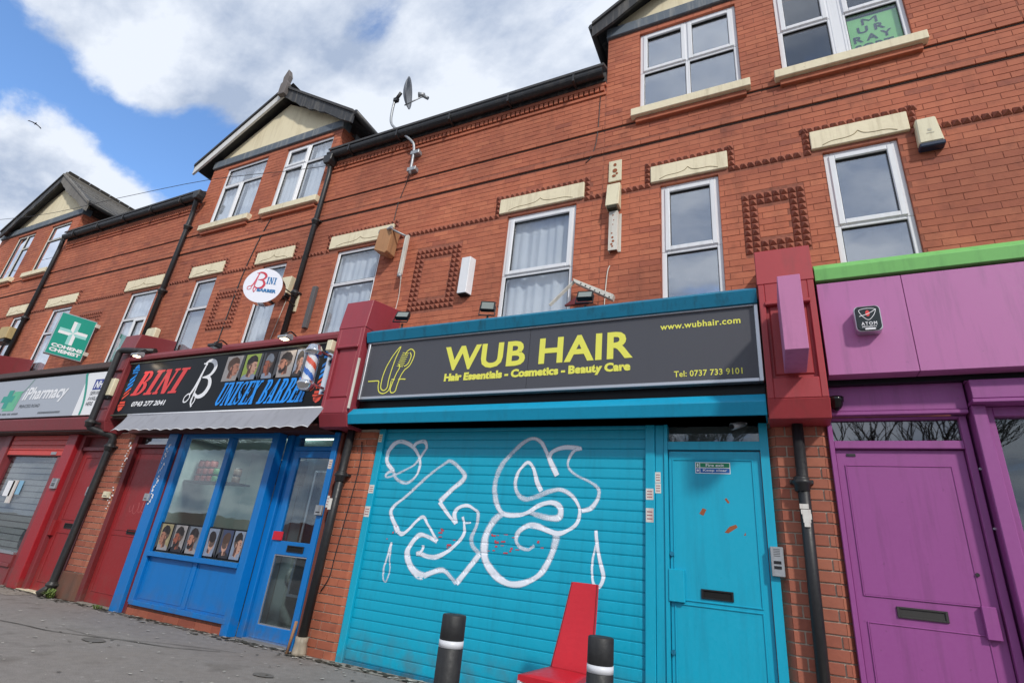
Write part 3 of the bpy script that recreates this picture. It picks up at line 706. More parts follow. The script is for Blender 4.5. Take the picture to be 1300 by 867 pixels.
def dormer_roof(H, cx, x0, x1, apex, barges, roofmat):
    hw = 2.13; ez = apex - 1.40; yf = .18
    gp = MB().prism([(x0 + .12, 8.24), (x1 - .12, 8.24), (x1 - .12, 8.36), (cx, apex - .22), (x0 + .12, 8.36)], YU + .03, YU + .1, 'y'); obj('gable_panel', gp, render_c, H)
    bm_ = MB().box(x0 - .02, x1 + .02, YU - .04, YU + .15, 8.055, 8.235); obj('gable_beam', bm_, bluew, H, bevel=.008)
    rf = MB(); t = .07
    for s in (-1, 1):
        rf.add([(cx, yf, apex), (cx + s * hw, yf, ez), (cx + s * hw, 4.6, ez), (cx, 4.6, apex), (cx, yf, apex + t), (cx + s * (hw + .02), yf, ez + t), (cx + s * (hw + .02), 4.6, ez + t), (cx, 4.6, apex + t)],
               [(0, 1, 2, 3), (4, 5, 6, 7), (0, 1, 5, 4), (1, 2, 6, 5), (2, 3, 7, 6)])
    ro = obj('roof', rf, blackw, H)
    # slates laid in overlapping rows
    sl = MB(); random.seed(int(-cx * 10)); ln_ = math.hypot(hw, apex - ez); dx, dz = hw / ln_, (ez - apex) / ln_
    for s in (-1, 1):
        r = 0; d = .05
        while d < ln_ + .02:
            y = yf - .01 + (.14 if r % 2 else 0)
            while y < 4.5:
                w_ = .265; lift = .012 + random.uniform(0, .006)
                px_, pz = cx + s * dx * d, apex + dz * d + t
                a = (cx + s * dx * (d - .2), apex + dz * (d - .2) + t); nx, nz = -dz * s * 1, dx
                vs = [(a[0] + nx * .004, y, a[1] + nz * .004), (a[0] + nx * .004, y + w_, a[1] + nz * .004), (px_ + nx * lift, y + w_, pz + nz * lift), (px_ + nx * lift, y, pz + nz * lift), (px_, y, pz), (px_, y + w_, pz)]
                sl.add(vs, [(0, 1, 2, 3), (3, 2, 5, 4)]); y += w_ + .006
            d += .165; r += 1
    obj('slates', sl, roofmat, ro, kind='stuff', fix=False)
    rd = MB().tube([(cx, yf - .02, apex + t + .02), (cx, 4.6, apex + t + .02)], .065, 8); obj('ridge', rd, roofmat, ro)
    for s, key in zip((-1, 1), barges):
        m = {'w': whitew, 'd': blackw, 'g': slate_m}[key]; h = .19
        X = lambda f: cx + s * hw * f * 1.02; Zt = lambda f: apex + .02 + (ez - apex) * f * 1.02
        pb = MB()
        n = 14; top = []; bot = []
        for i in range(n + 1):
            f = i / n; wob = 0 if key == 'w' else .02 * math.sin(f * 40) * (f > .1) + (.05 if f > .88 else 0) + (.03 * math.cos(f * 9))
            top.append((X(f), Zt(f))); bot.append((X(f), Zt(f) - h + wob - (0 if key == 'w' else .06)))
        for i in range(n):
            pb.prism([top[i], top[i + 1], bot[i + 1], bot[i]], yf - .035, yf + .005, 'y')
        obj('bargeboard', pb, m, H)
        vg = MB()
        for i in range(n): vg.prism([(top[i][0], top[i][1] + .005), (top[i + 1][0], top[i + 1][1] + .005), (top[i + 1][0], top[i + 1][1] + .06), (top[i][0], top[i][1] + .06)], yf - .065, yf + .03, 'y')
        obj('verge_tile', vg, slate_d if key != 'g' else slate_m, H, kind='stuff')
        sf = MB().add([(cx, yf + .005, apex - .04), (cx + s * hw, yf + .005, ez - .05), (cx + s * hw, YU + .12, ez - .05), (cx, YU + .12, apex - .04)], [(0, 1, 2, 3)]); obj('soffit', sf, blackp, H)
        eg = MB().tube([(cx + s * (hw + .05), yf - .02, ez + .02), (cx + s * (hw + .05), 2.6, ez + .02)], .06, 8); obj('eaves_gutter', eg, blackp, H)
house(-19.2, -15.05, 'far left brick house with slate-roofed cream gable and two dormer windows', 'f', -16.78, 9.57, 'dg', slate_m)
house(-15.05, -10.1, 'plain two-storey brick house with black gutter, above the pharmacy, between two gabled houses')
HB = house(-10.1, -6.55, 'brick house whose cream gable has one white bargeboard, spiked finial and four-light dormers', 'b', -8.36, 9.53, 'wd')
fin = MB().prism([(-8.45, 9.32), (-8.27, 9.32), (-8.26, 9.62), (-8.29, 9.66), (-8.27, 9.80), (-8.355, 10.0), (-8.44, 9.80), (-8.42, 9.66), (-8.46, 9.62)], .06, .16, 'y'); obj('finial', fin, paint('weathered timber', (112, 106, 104), .85, .5), HB, bevel=.008)
house(-6.55, -1.62, 'gutter-topped brick house above the charcoal hair shop sign, carrying the satellite dish')
house(-1.62, 2.55, 'nearest brick house with two sets of white dormer windows under a dark carved bargeboard', 'r', .36, 9.62, 'dd')
# ivory lead soaker flashing and the last strip of the terrace beyond the frame
house(2.55, 7.4, 'rightmost brick house, a strip of wall beyond the gabled bay at the frame edge')

# ------------------------------------------------------------------ pilasters between the shops
def pilaster(px0, px1, cx0, cx1, label, m, top=(3.50, 3.84, 3.95), bricks=brick_or, base=None, pitch=.0832, phase=0):
    P = empty('shop_pilaster', ((px0 + px1) / 2, 0, 0), label, 'pilaster', 'brick piers with painted console heads')
    ch = .055
    bk = MB().prism([(px0, .30), (px0, ch + .01), (px0 + ch, .012), (px1 - ch, .012), (px1, ch + .01), (px1, .30)], 0, 2.36, 'z'); obj('pier', bk, mortar_or, P)
    Wl = Wall(P, bricks, bw=.215, bh=pitch - .011, pitch=pitch, joint=.011)
    z0 = .36 if base else 0
    Wl.field(px0 + ch, px1 - ch, z0, 2.36, 0, (), phase=phase); Wl.build()
    # splayed corner bricks
    cb = MB(); n = int((2.36 - z0) / pitch)
    for i in range(n):
        z = z0 + i * pitch
        cb.prism([(px0 - .002, .12), (px0 - .002, ch), (px0 + ch - .002, .001), (px0 + ch + .004, .05)], z, z + pitch - .011, 'z')
        cb.prism([(px1 + .002, .12), (px1 + .002, ch), (px1 - ch + .002, .001), (px1 - ch - .004, .05)], z, z + pitch - .011, 'z')
    obj('splayed_corner', cb, bricks, P, kind='stuff')
    if base:
        rb = MB().prism([(px0 - .02, .2), (px0 - .02, ch - .02), (px0 + ch, -.03), (px1 - ch, -.03), (px1 + .01, ch - .02), (px1 + .01, .2)], 0, .35, 'z'); obj('rendered_base', rb, rendr, P, bevel=.01)
    a, b = cx0, cx1; t0, t1, t2 = top
    cn = MB().box(a, b, -.262, YU - .002, 2.47, t0); co = obj('console', cn, m, P)
    r = MB(); ring(r, a, b, 2.47, t0, .05, .05, .17, t0 - 3.32, -.30, -.262); obj('console_frame', r, m, co, bevel=.006)
    r = MB().frustum(a + .07, b - .07, -.262, 2.67, 3.30, -.275, .012); obj('raised_panel', r, m, co)
    r = MB().box(a + .04, b - .04, -.318, -.262, 3.29, 3.325); obj('panel_moulding', r, m, co, bevel=.008)
    cp = MB().prism([(-.302, t0), (-.26, t1), (YU - .002, t2), (YU - .002, t0)], a - .006, b + .006, 'x'); obj('cap', cp, m, P, bevel=.006)
    bm_ = MB().prism([(-.302, 2.468), (-.24, 2.32), (YU - .05, 2.32), (YU - .05, 2.468)], a - .004, b + .004, 'x'); obj('base_moulding', bm_, m, P, bevel=.005)
    return P
redmar = paint('faded red console paint', (164, 56, 62), .5, .25, (110, 60, 58), .18, .1)
PR = pilaster(-.02, .425, .005, .43, 'orange brick pier with red console between the teal door and purple door', redmar, (3.50, 3.86, 3.97))
PL = pilaster(-4.605, -4.09, -4.79, -4.37, 'brick pier with tall maroon console between barber shop and teal shutter', paint('rosy maroon console', (152, 56, 68), .5, .2, (110, 56, 64), .14, .08), (3.56, 3.95, 4.06), bricks=brick_up, phase=.05)
PB = pilaster(-9.33, -8.80, -9.62, -9.20, 'orange brick pier with rendered base between pharmacy door and barber door', maroon, (3.56, 3.94, 4.05), base=True)
pilaster(-14.5, -14.0, -14.45, -14.0, 'leftmost pilaster, its red cap just inside the left frame edge', maroon, (3.56, 3.94, 4.05))

# ------------------------------------------------------------------ box cornices: profile tilts up, then under
def cornice(parent, name, x0, x1, z0, zr, z1, m, y0=-.19, yr=-.285, y1=-.245, label=None):
    mb = MB().prism([(.02, z1 + .015), (y0, z1), (yr, zr), (y1, z0), (.02, z0)], x0, x1, 'x')
    return obj(name, mb, m, parent, bevel=.004, label=label)
def room(parent, x0, x1, y1, z1, m=room_m, y0=.12):
    r = MB(); vs = [(x0, y0, .01), (x1, y0, .01), (x1, y0, z1), (x0, y0, z1), (x0, y1, .01), (x1, y1, .01), (x1, y1, z1), (x0, y1, z1)]
    r.add(vs, [(4, 5, 6, 7), (0, 1, 5, 4), (1, 2, 6, 5), (2, 3, 7, 6), (3, 0, 4, 7)]); return obj('interior', r, m, parent, fix=False)
def fl_roof(parent, x0, x1, z=3.50):
    mb = MB().prism([(.018, z + .03), (.018, 2.42), (.07, 2.42), (.07, z - .03), (YU - .004, z - .03), (YU - .004, z + .08)], x0, x1, 'x'); return obj('flat_roof', mb, brownp, parent)
def letterbox(door, x0, x1, z0, z1, y, m=blk2, slot=True):
    mb = MB(); ring(mb, x0, x1, z0, z1, .016, .016, .012, .012, y - .012, y); lo = obj('letterbox', mb, m, door, bevel=.002)
    f = MB().box(x0 + .016, x1 - .016, y - .004, y, z0 + .012, z1 - .012); obj('flap', f, dark if slot else m, lo); return lo

# ------------------------------------------------------------------ the hair shop
WB = empty('hair_shop_front', (-2.2, 0, 0), 'teal shopfront with closed roller shutter and steel side door', 'shopfront')
cornice(WB, 'upper_cornice', -4.34, -.006, 3.36, 3.475, 3.54, teal_d); cornice(WB, 'lower_cornice', -4.36, -.008, 2.352, 2.458, 2.54, teal, -.21, -.285, -.25)
b = MB().box(-4.34, -.008, -.14, .015, 2.54, 3.36); obj('fascia_backing', b, black, WB)
fl_roof(WB, -4.36, .0)
pf = MB().box(-4.36, -.02, -.24, .05, 2.40, 2.352).box(-4.09, -.02, .03, .08, 2.352, 2.42); obj('soffit', pf, teal_d, WB)
SH = MB().box(-4.00, -1.03, .045, .06, .0, 2.39)
sh = obj('roller_shutter', SH, teal_d, WB)
sp = .0915; nsl = 26; me_s = None
def slatprof(t):   # t 0..1 up the slat, depth towards the street
    t = min(1, max(0, t)); return .0045 * min(1, t / .12, (1 - t) / .06) + .0015 * math.sin(math.pi * t)
mb = MB(); npt = 8; ts = [0, .06, .12, .3, .5, .7, .94, 1]; npt = 7; ys = [.04 - slatprof(t) for t in ts]; zs = [.001 + (sp - .002) * t for t in ts]
vs = []
for y, z in zip(ys, zs): vs += [(-4.0, y, z), (-1.03, y, z)]
mb.add(vs, [(2 * i, 2 * i + 1, 2 * i + 3, 2 * i + 2) for i in range(npt)])
tealsh = paint('teal shutter paint', (0, 164, 196), .42, .16, (20, 84, 110), .1, .04)
me_s = mesh(mb, tealsh)
for i in range(nsl):
    o = bpy.data.objects.new('slat', me_s); C.objects.link(o); o.parent = sh; o.location = (0, random.uniform(0, .0008), .035 + i * sp)
zt = .035 + 26 * sp
bb = MB().box(-3.998, -1.032, .018, .042, .002, .034); obj('bottom_bar', bb, teal_d, sh, bevel=.003)
def shprof(z):
    t = ((z - .035) / sp) % 1.0; return slatprof(t * sp / (sp - .006))
G_ = [([(-3.82, 1.89), (-3.92, 1.98), (-3.93, 2.09), (-3.86, 2.19), (-3.75, 2.21), (-3.6, 2.15), (-3.49, 2.03), (-3.47, 1.92), (-3.51, 1.82), (-3.61, 1.76), (-3.75, 1.8), (-3.83, 1.91)], .034),
  ([(-3.6, 2.15), (-3.55, 2.2), (-3.46, 2.21), (-3.42, 2.15), (-3.46, 2.07), (-3.54, 1.96), (-3.67, 1.89), (-3.84, 1.82), (-3.9, 1.82), (-3.89, 1.86), (-3.8, 1.89)], .028),
  ([(-3.61, 1.26), (-3.56, 1.24), (-3.5, 1.27), (-3.34, 1.42), (-3.25, 1.35), (-3.11, 1.2)], .032),
  ([(-3.11, 1.2), (-3.25, 1.24), (-3.34, 1.24), (-3.42, 1.15), (-3.45, 1.06), (-3.39, 0.95), (-3.29, 0.88), (-3.21, 0.87)], .046),
  ([(-3.21, 0.87), (-3.12, 0.91), (-3.03, 0.94), (-2.96, 0.93), (-2.83, 0.84)], .034), ([(-2.83, .84), (-2.75, 0.94), (-2.61, 1.12)], .036),
  ([(-2.61, 1.12), (-2.7, 1.19), (-2.72, 1.27), (-2.68, 1.38), (-2.68, 1.49), (-2.73, 1.53), (-2.81, 1.56), (-2.9, 1.54), (-2.95, 1.48), (-2.92, 1.38)], .034),
  ([(-2.92, 1.38), (-3.01, 1.45), (-3.15, 1.58)], .036), ([(-3.15, 1.58), (-3.03, 1.7), (-2.89, 1.83), (-2.95, 1.92), (-3.08, 2.0), (-3.16, 1.97), (-3.34, 1.84), (-3.57, 1.63), (-3.72, 1.51), (-3.74, 1.43), (-3.66, 1.32), (-3.61, 1.26)], .036),
  ([(-2.85, 1.45), (-2.82, 1.37), (-2.82, 1.27), (-2.94, 1.14), (-3.08, 1.06), (-3.19, 1.05), (-3.3, 1.07), (-3.34, 1.06)], .03),
  ([(-2.82, 1.39), (-2.75, 1.4)], .022), ([(-3.27, 1.15), (-3.27, 1.11), (-3.3, 1.07)], .022),
  ([(-3.67, 1.15), (-3.655, 0.98), (-3.63, 0.89), (-3.65, 0.78), (-3.69, 0.79), (-3.71, 0.89), (-3.69, 1.0), (-3.67, 1.14)], .02),
  ([(-1.87, 1.88), (-1.94, 2.0), (-2.0, 2.11), (-2.06, 2.2), (-2.15, 2.24), (-2.25, 2.2), (-2.37, 2.09), (-2.47, 1.97), (-2.52, 1.83), (-2.52, 1.7), (-2.47, 1.57), (-2.39, 1.5), (-2.24, 1.5), (-2.14, 1.53), (-2.03, 1.6), (-1.91, 1.63), (-1.83, 1.6), (-1.81, 1.55), (-1.83, 1.5), (-1.9, 1.49), (-2.0, 1.5), (-2.12, 1.53)], .04),
  ([(-2.02, 1.73), (-2.07, 1.81), (-2.12, 1.94), (-2.18, 2.0), (-2.24, 1.96), (-2.29, 1.88), (-2.3, 1.77), (-2.25, 1.68), (-2.17, 1.65), (-2.06, 1.68), (-1.94, 1.73), (-1.82, 1.75), (-1.7, 1.69), (-1.63, 1.58), (-1.65, 1.46), (-1.74, 1.39), (-1.83, 1.36), (-1.93, 1.38), (-2.03, 1.41), (-2.13, 1.41), (-2.22, 1.35), (-2.24, 1.28), (-2.2, 1.22), (-2.11, 1.2), (-2.05, 1.24)], .034),
  ([(-2.41, 1.5), (-2.49, 1.44), (-2.56, 1.31), (-2.57, 1.19), (-2.54, 1.07), (-2.43, 0.96), (-2.3, 0.9), (-2.18, 0.9), (-2.05, 0.95), (-1.96, 1.02), (-1.89, 1.14), (-1.85, 1.26), (-1.84, 1.34)], .05),
  ([(-1.97, 2.04), (-1.93, 2.11), (-1.81, 2.15), (-1.65, 2.14), (-1.71, 2.12), (-1.76, 2.04), (-1.76, 1.96), (-1.68, 1.89), (-1.54, 1.83), (-1.46, 1.77), (-1.46, 1.69), (-1.52, 1.6), (-1.61, 1.57)], .028),
  ([(-1.47, 1.41), (-1.45, 1.27), (-1.42, 1.15), (-1.39, 1.04), (-1.42, 0.96), (-1.47, 0.97), (-1.49, 1.05), (-1.49, 1.16), (-1.465, 1.29)], .022)]
gm = MB()
cover = []; random.seed(31)
for gi, (pts, w) in enumerate(G_):
    q = smooth2(pts, 14); n = len(q); vs = []; ph = random.uniform(0, 6)
    for i, p in enumerate(q):
        a = q[max(0, i - 1)]; b = q[min(n - 1, i + 1)]; dx, dz = b[0] - a[0], b[1] - a[1]; l = math.hypot(dx, dz) or 1; nx, nz = -dz / l, dx / l
        ww = w * (.92 + .22 * math.sin(i * .045 + ph) + .08 * math.sin(i * .21 + ph * 2)); fl = .72 + .28 * math.sin(i * .03 + ph * 3)
        for e, cv in ((-.85, 0), (-.36, fl), (.36, fl), (.85, 0)):
            u, v = p[0] + nx * ww * e, p[1] + nz * ww * e
            vs.append((u, .0385 - shprof(v) - .0012 - (i % 5) * .00002 - gi * .00006, v)); cover.append(cv)
    gm.add(vs, [(4 * i + k, 4 * i + k + 1, 4 * i + k + 5, 4 * i + k + 4) for i in range(n - 1) for k in range(3)])
go_ = obj('spray_graffiti', gm, graff, sh, fix=False, label='white spray painted graffiti letters across the shutter')
at_ = go_.data.attributes.new('cover', 'FLOAT', 'POINT'); at_.data.foreach_set('value', cover)
rs = MB(); random.seed(9); fr_ = front(.0385)
for i in range(30):
    x = random.choice([-3.0, -2.95, -2.5, -2.3, -2.05, -3.72, -2.45]) + random.uniform(-.09, .09); z = 1.22 + random.uniform(-.07, .1); a = random.uniform(.008, .03); c = random.uniform(.004, .014)
    rs.add([fr_(x + p * a, z + q * c, .0014 + shprof(z)) for p, q in ((-1, -1), (1, -.7), (.8, 1), (-.9, .6))], [(0, 1, 2, 3)])
obj('red_paint_flecks', rs, flat('faded red flecks', (190, 70, 84), .6), sh, kind='stuff', fix=False)
for a, b in ((-4.085, -4.002), (-1.028, -.945)):
    mb = MB().box(a, b, .0, .09, .0, 2.352); obj('guide_rail', mb, tealsh, WB, bevel=.004)
mb = MB().box(-.943, -.865, .015, .09, 0, 2.352); obj('frame_post', mb, tealsh, WB, bevel=.004)
mb = MB(); ring(mb, -.863, -.022, 0, 2.352, .03, .065, .01, .0, .0, .09); mb.box(-.833, -.087, .01, .085, 2.13, 2.20); obj('door_frame', mb, tealsh, WB, bevel=.004)
mb = MB().box(-.83, -.09, .05, .056, 2.20, 2.352); tr = obj('transom_window', mb, glass_s, WB)
mb = MB().box(-.84, -.08, .10, .12, 2.15, 2.42); obj('transom_backing', mb, roomd, WB)
mb = MB().box(-.828, -.092, .03, .075, .01, 2.118); dr = obj('door', mb, tealsh, WB, bevel=.003)
mb = MB(); ring(mb, -.80, -.15, .93, 2.05, .012, .012, .012, .012, .022, .03); ring(mb, -.80, -.15, .10, .91, .012, .012, .012, .012, .022, .03); obj('panel_bead', mb, tealsh, dr, bevel=.003)
letterbox(dr, -.594, -.357, .96, 1.03, .03)
mb = MB().box(-.838, -.715, -.012, .03, .915, 1.155); obj('lock_guard', mb, tealsh, dr, bevel=.004)
for z in (.56, 1.27): mb = MB().tube([(-.812, .03, z), (-.812, .005, z)], .018, 12); obj('bolt_head', mb, teal_d, dr)
mb = MB().box(-.606, -.327, .026, .030, 1.93, 2.024); st = obj('fire_exit_sign', mb, white, None, label='small green and blue fire exit keep clear sign on the teal door', cat='sign')
pl = front(.0258)
mb = MB().use(flat('safety green', (0, 128, 84), .5)).plate([[(-.566, 1.981), (-.332, 1.981), (-.332, 2.018), (-.566, 2.018)], [(-.600, 1.981), (-.572, 1.981), (-.572, 2.018), (-.600, 2.018)]], pl, .0006).use(flat('mandatory blue', (0, 92, 168), .5)).plate([[(-.566, 1.936), (-.332, 1.936), (-.332, 1.974), (-.566, 1.974)], [(-.600, 1.936), (-.572, 1.936), (-.572, 1.974), (-.600, 1.974)]], pl, .0006); obj('colour_band', mb, None, st, fix=False)
mb = MB(); text(mb, 'Fire exit', pl, -.52, -.375, 1.988, 2.012, .02, w=.0016); text(mb, 'Keep clear', pl, -.545, -.35, 1.942, 1.968, .02, w=.0016)
mb.plate([ell(-.586, 2.0, .008, .014, 8), ell(-.586, 1.955, .010, .010, 10)], pl, .0016); obj('lettering', mb, white, st, fix=False)
for pts in ([(-.588, 1.60), (-.555, 1.585), (-.530, 1.635), (-.560, 1.645)], [(-.385, 1.725), (-.36, 1.69), (-.347, 1.70), (-.37, 1.735)], [(-.398, 1.465), (-.37, 1.46), (-.298, 1.51), (-.31, 1.53), (-.36, 1.51)], [(-.255, 1.45), (-.24, 1.452), (-.243, 1.475)]):
    mb = MB().plate([pts], front(.0296), .0006); obj('rust_patch', mb, rust, dr, fix=False)
mb = MB().box(-4.085, -.02, -.01, .06, 2.29, 2.352) if False else None

# ------------------------------------------------------------------ hair shop sign
SG = empty('fascia_sign', (-2.16, -.2, 2.65), 'charcoal sign with big yellow WUB HAIR letters in a silver frame', 'sign')
y = -.205
for a, b in ((-4.292, -2.175), (-2.171, -.04)): mb = MB().box(a, b, y, -.16, 2.68, 3.345); obj('sign_panel', mb, signgrey, SG)
mb = MB(); ring(mb, -4.325, -.008, 2.648, 3.375, .035, .033, .032, .03, y - .02, -.15); obj('sign_frame', mb, alu, SG, bevel=.004)
pl = front(y)
mb = MB(); text(mb, 'WUB HAIR', pl, -3.20, -1.10, 2.938, 3.222, .028, w=.003, spacing=1.06); obj('lettering', mb, yellow, SG, fix=False, label='large yellow WUB HAIR lettering')
mb = MB(); text(mb, 'Hair Essentials - Cosmetics - Beauty Care', pl, -3.165, -1.12, 2.79, 2.905, .055, w=.003, spacing=.98); obj('tagline', mb, yellow, SG, fix=False)
mb = MB(); text(mb, 'www.wubhair.com', pl, -.845, -.155, 3.195, 3.258, .022, w=.003, spacing=1.08); obj('web_address', mb, yellow, SG, fix=False)
mb = MB(); text(mb, 'Tel: 0737 733 9101', pl, -.73, -.168, 2.725, 2.782, .015, w=.003, spacing=1.05); obj('telephone_number', mb, yellow, SG, fix=False)
mb = MB(); F = lambda *p: ribbon(mb, list(p), .013, pl, w=.003, sub=5)
# hair follicle: tapering strand, bulb and skin line; then the comb brush
F((-4.225, 2.872), (-4.10, 2.872), (-4.065, 2.862), (-4.06, 2.80), (-4.03, 2.735), (-3.965, 2.712), (-3.90, 2.745), (-3.885, 2.81), (-3.885, 2.86))
F((-4.025, 2.86), (-4.02, 2.79), (-3.99, 2.755), (-3.955, 2.752), (-3.925, 2.785), (-3.925, 2.87), (-3.91, 3.0), (-3.88, 3.15), (-3.84, 3.285), (-3.92, 3.19), (-3.99, 3.05), (-4.02, 2.93), (-4.025, 2.86))
F((-3.885, 2.875), (-3.86, 2.88), (-3.84, 2.87))
F((-3.79, 2.875), (-3.73, 2.875), (-3.685, 2.87))
F((-3.72, 2.99), (-3.76, 2.92), (-3.79, 2.80), (-3.80, 2.735), (-3.845, 2.715), (-3.875, 2.75), (-3.86, 2.84), (-3.83, 2.95), (-3.80, 3.02), (-3.82, 3.06))
F((-3.72, 2.99), (-3.66, 3.04), (-3.625, 3.14), (-3.63, 3.20), (-3.68, 3.24), (-3.73, 3.22), (-3.75, 3.18))
F((-3.74, 3.03), (-3.69, 3.06), (-3.665, 3.15), (-3.69, 3.2))
for i in range(8): z = 3.03 + i * .023; x = -3.80 + i * .007; ribbon(mb, [(x - .045, z + .012), (x + .045, z - .002)], .008, pl, w=.0032, sub=0)
obj('hair_and_comb_logo', mb, yellow, SG, fix=False)
# ------------------------------------------------------------------ the purple shop
PP = empty('purple_shop_front', (2.2, 0, 0), 'purple shopfront with blank fascia panels, closed door and lime green cornice', 'shopfront')
cornice(PP, 'green_cornice', .445, 5.0, 3.495, 3.60, 3.665, green_c, -.22, -.275, -.262)
for a, b in ((.452, 1.032), (1.036, 2.5), (2.504, 4.98)): mb = MB().box(a, b, -.25, -.12, 2.66, 3.468); obj('fascia_panel', mb, purp, PP, bevel=.002)
mb = MB().box(.44, 5.0, -.118, .018, 2.62, 3.495); obj('fascia_backing', mb, black, PP)
fl_roof(PP, .43, 5.0, 3.56)
mb = MB().box(.44, 1.31, -.06, .02, 2.42, 2.655); obj('head_panel', mb, purp_d, PP, bevel=.003)
mb = MB().box(.44, 1.305, -.075, -.02, 2.385, 2.415); obj('head_moulding', mb, purp_d, PP, bevel=.004)
mb = MB().box(1.325, 5.0, -.15, .02, 2.47, 2.61).box(1.315, 5.0, -.17, .01, 2.435, 2.462).box(1.315, 5.0, -.10, .02, 2.612, 2.655); obj('window_head', mb, purp_d, PP, bevel=.004)
mb = MB(); ring(mb, .412, 1.30, 0, 2.384, .034, .045, .01, .02, -.01, .09); mb.box(.446, 1.255, -.006, .085, 2.14, 2.20); obj('door_frame', mb, purp_d, PP, bevel=.004)
mb = MB().box(.447, 1.254, .03, .036, 2.20, 2.363); obj('transom_window', mb, glassmat('dark transom glass', (.25, .26, .28), 4.5), PP)
mb = MB().box(.43, 1.27, .10, .12, 2.16, 2.40); obj('transom_backing', mb, dark, PP)
mb = MB().box(.450, 1.250, .028, .075, .01, 2.135); dr = obj('door', mb, purp_d, PP, bevel=.003)
for za, zb in ((1.10, 2.02), (.12, .94)):
    mb = MB(); ring(mb, .50, 1.165, za, zb, .010, .010, .010, .010, .020, .028); obj('panel_bead', mb, purp_d, dr, bevel=.003)
    mb = MB().box(.512, 1.153, .0245, .028, za + .012, zb - .012); obj('door_panel', mb, purp_d, dr)
letterbox(dr, .685, .968, .985, 1.055, .028, m=flat('bronze plastic', (54, 52, 50), .45), slot=False)
mb = MB().box(1.145, 1.222, -.012, .028, .915, 1.11); obj('lock_guard', mb, purp_d, dr, bevel=.004)
mb = MB().tube([(1.17, .03, 1.30), (1.17, .012, 1.30)], .012, 10); obj('lock_cylinder', mb, blackp, dr)
mb = MB().box(.52, .58, .022, .028, 2.085, 2.105); obj('maker_tab', mb, blackp, dr)
mb = MB().box(1.302, 1.322, .06, .10, 0, 2.43); obj('recess_strip', mb, purp_d, PP)
mb = MB().box(1.318, 1.40, -.10, .08, 0, 2.434); obj('window_post', mb, purp_d, PP, bevel=.006)
mb = MB(); ring(mb, 1.402, 5.0, .5, 2.434, .045, .05, .06, .07, -.05, .05); mb.box(1.402, 5.0, -.04, .05, 0, .5); obj('window_frame', mb, purp_d, PP, bevel=.005)
mb = MB().box(1.447, 4.95, .0, .006, .56, 2.364); obj('shop_window', mb, glass_s, PP)
mb = MB(); vs_ = room(PP, 1.41, 5.0, 2.5, 2.6, roomd)
mb = MB().box(1.44, 1.50, .10, .16, 0.5, 1.2)
for z in (.3, .75, 1.6, 2.0): mb = MB().tube([(1.312, .02, z), (1.312, -.002, z)], .008, 8); obj('screw_head', mb, alu, PP)

# pale purple projecting box sign on the red console
mb = MB().box(.142, .298, -.82, -.315, 2.668, 3.276); pb = obj('projecting_sign', mb, purp_box, None, bevel=.004, label='blank pale purple box sign projecting from the red console', cat='sign')
mb = MB().box(.18, .26, -.315, -.24, 2.75, 3.2); obj('wall_bracket', mb, blackp, pb)
# black alarm box
AT = empty('alarm_box', (.757, -.25, 3.08), 'black rounded alarm box marked ATOM SECURITY on the purple fascia', 'alarm')
def rrect(cx, cz, hw, hh, r, n=5):
    return [(cx + sx * (hw - r) + r * math.cos(a), cz + sz * (hh - r) + r * math.sin(a)) for sx, sz, a0 in ((1, 1, 0), (-1, 1, 90), (-1, -1, 180), (1, -1, 270)) for a in (math.radians(a0 + 90 * i / n) for i in range(n + 1))]
mb = MB().prism(rrect(.757, 3.08, .088, .108, .035), -.335, -.25, 'y'); obj('backplate', mb, alu, AT, bevel=.004)
mb = MB().prism(rrect(.757, 3.08, .080, .100, .03), -.345, -.3355, 'y'); obj('cover', mb, flat('black enamel', (18, 30, 34), .3), AT, bevel=.003)
pl = front(-.3455); mb = MB().use(white)
ribbon(mb, [(.705, 3.150), (.757, 3.160), (.809, 3.150), (.805, 3.12), (.785, 3.085), (.757, 3.062), (.729, 3.085), (.709, 3.12)], .004, pl, w=.001, closed=True)
ribbon(mb, [(.70, 3.096), (.735, 3.105), (.78, 3.125), (.815, 3.15)], .005, pl, w=.0016)
text(mb, 'ATOM', pl, .706, .808, 3.018, 3.046, .02, w=.001, spacing=1.3); text(mb, 'SECURITY', pl, .708, .806, 3.000, 3.012, .02, w=.001)
mb.plate([rrect(.76, 2.987, .035, .007, .006, 3)], pl, .0012); mb.use(redv).plate([ell(.757, 3.118, .014, .026, 12)], pl, .0011); obj('badge', mb, None, AT, fix=False)
# dome camera under the purple fascia
mb = MB().lathe((.487, -.11), [(.001, 2.425), (.03, 2.43), (.045, 2.455), (.048, 2.48), (.055, 2.485), (.058, 2.52)], 20); cmo = obj('security_camera', mb, flat('glossy black', (12, 12, 14), .12), None, label='small black dome camera tucked under the purple fascia', cat='camera')
mb = MB().lathe((.487, -.11), [(.015, 2.416), (.02, 2.424)], 14); obj('lens', mb, dark, cmo)

# ------------------------------------------------------------------ the barber shop
BN = empty('barber_shop_front', (-6.9, 0, 0), 'bright blue barber shop window and open-fronted glazed door beside a red side door', 'shopfront')
cornice(BN, 'fascia_cornice', -9.18, -4.80, 3.45, 3.50, 3.56, maroon, -.26, -.30, -.29)
mb = MB().box(-9.18, -4.80, -.22, .015, 2.52, 3.45); obj('fascia_backing', mb, brownp, BN)
fl_roof(BN, -9.18, -4.80, 3.46)
mb = MB().box(-8.80, -4.60, -.12, .3, 2.32, 2.40); obj('soffit', mb, paint('dark red soffit', (74, 34, 32), .7, .4), BN)
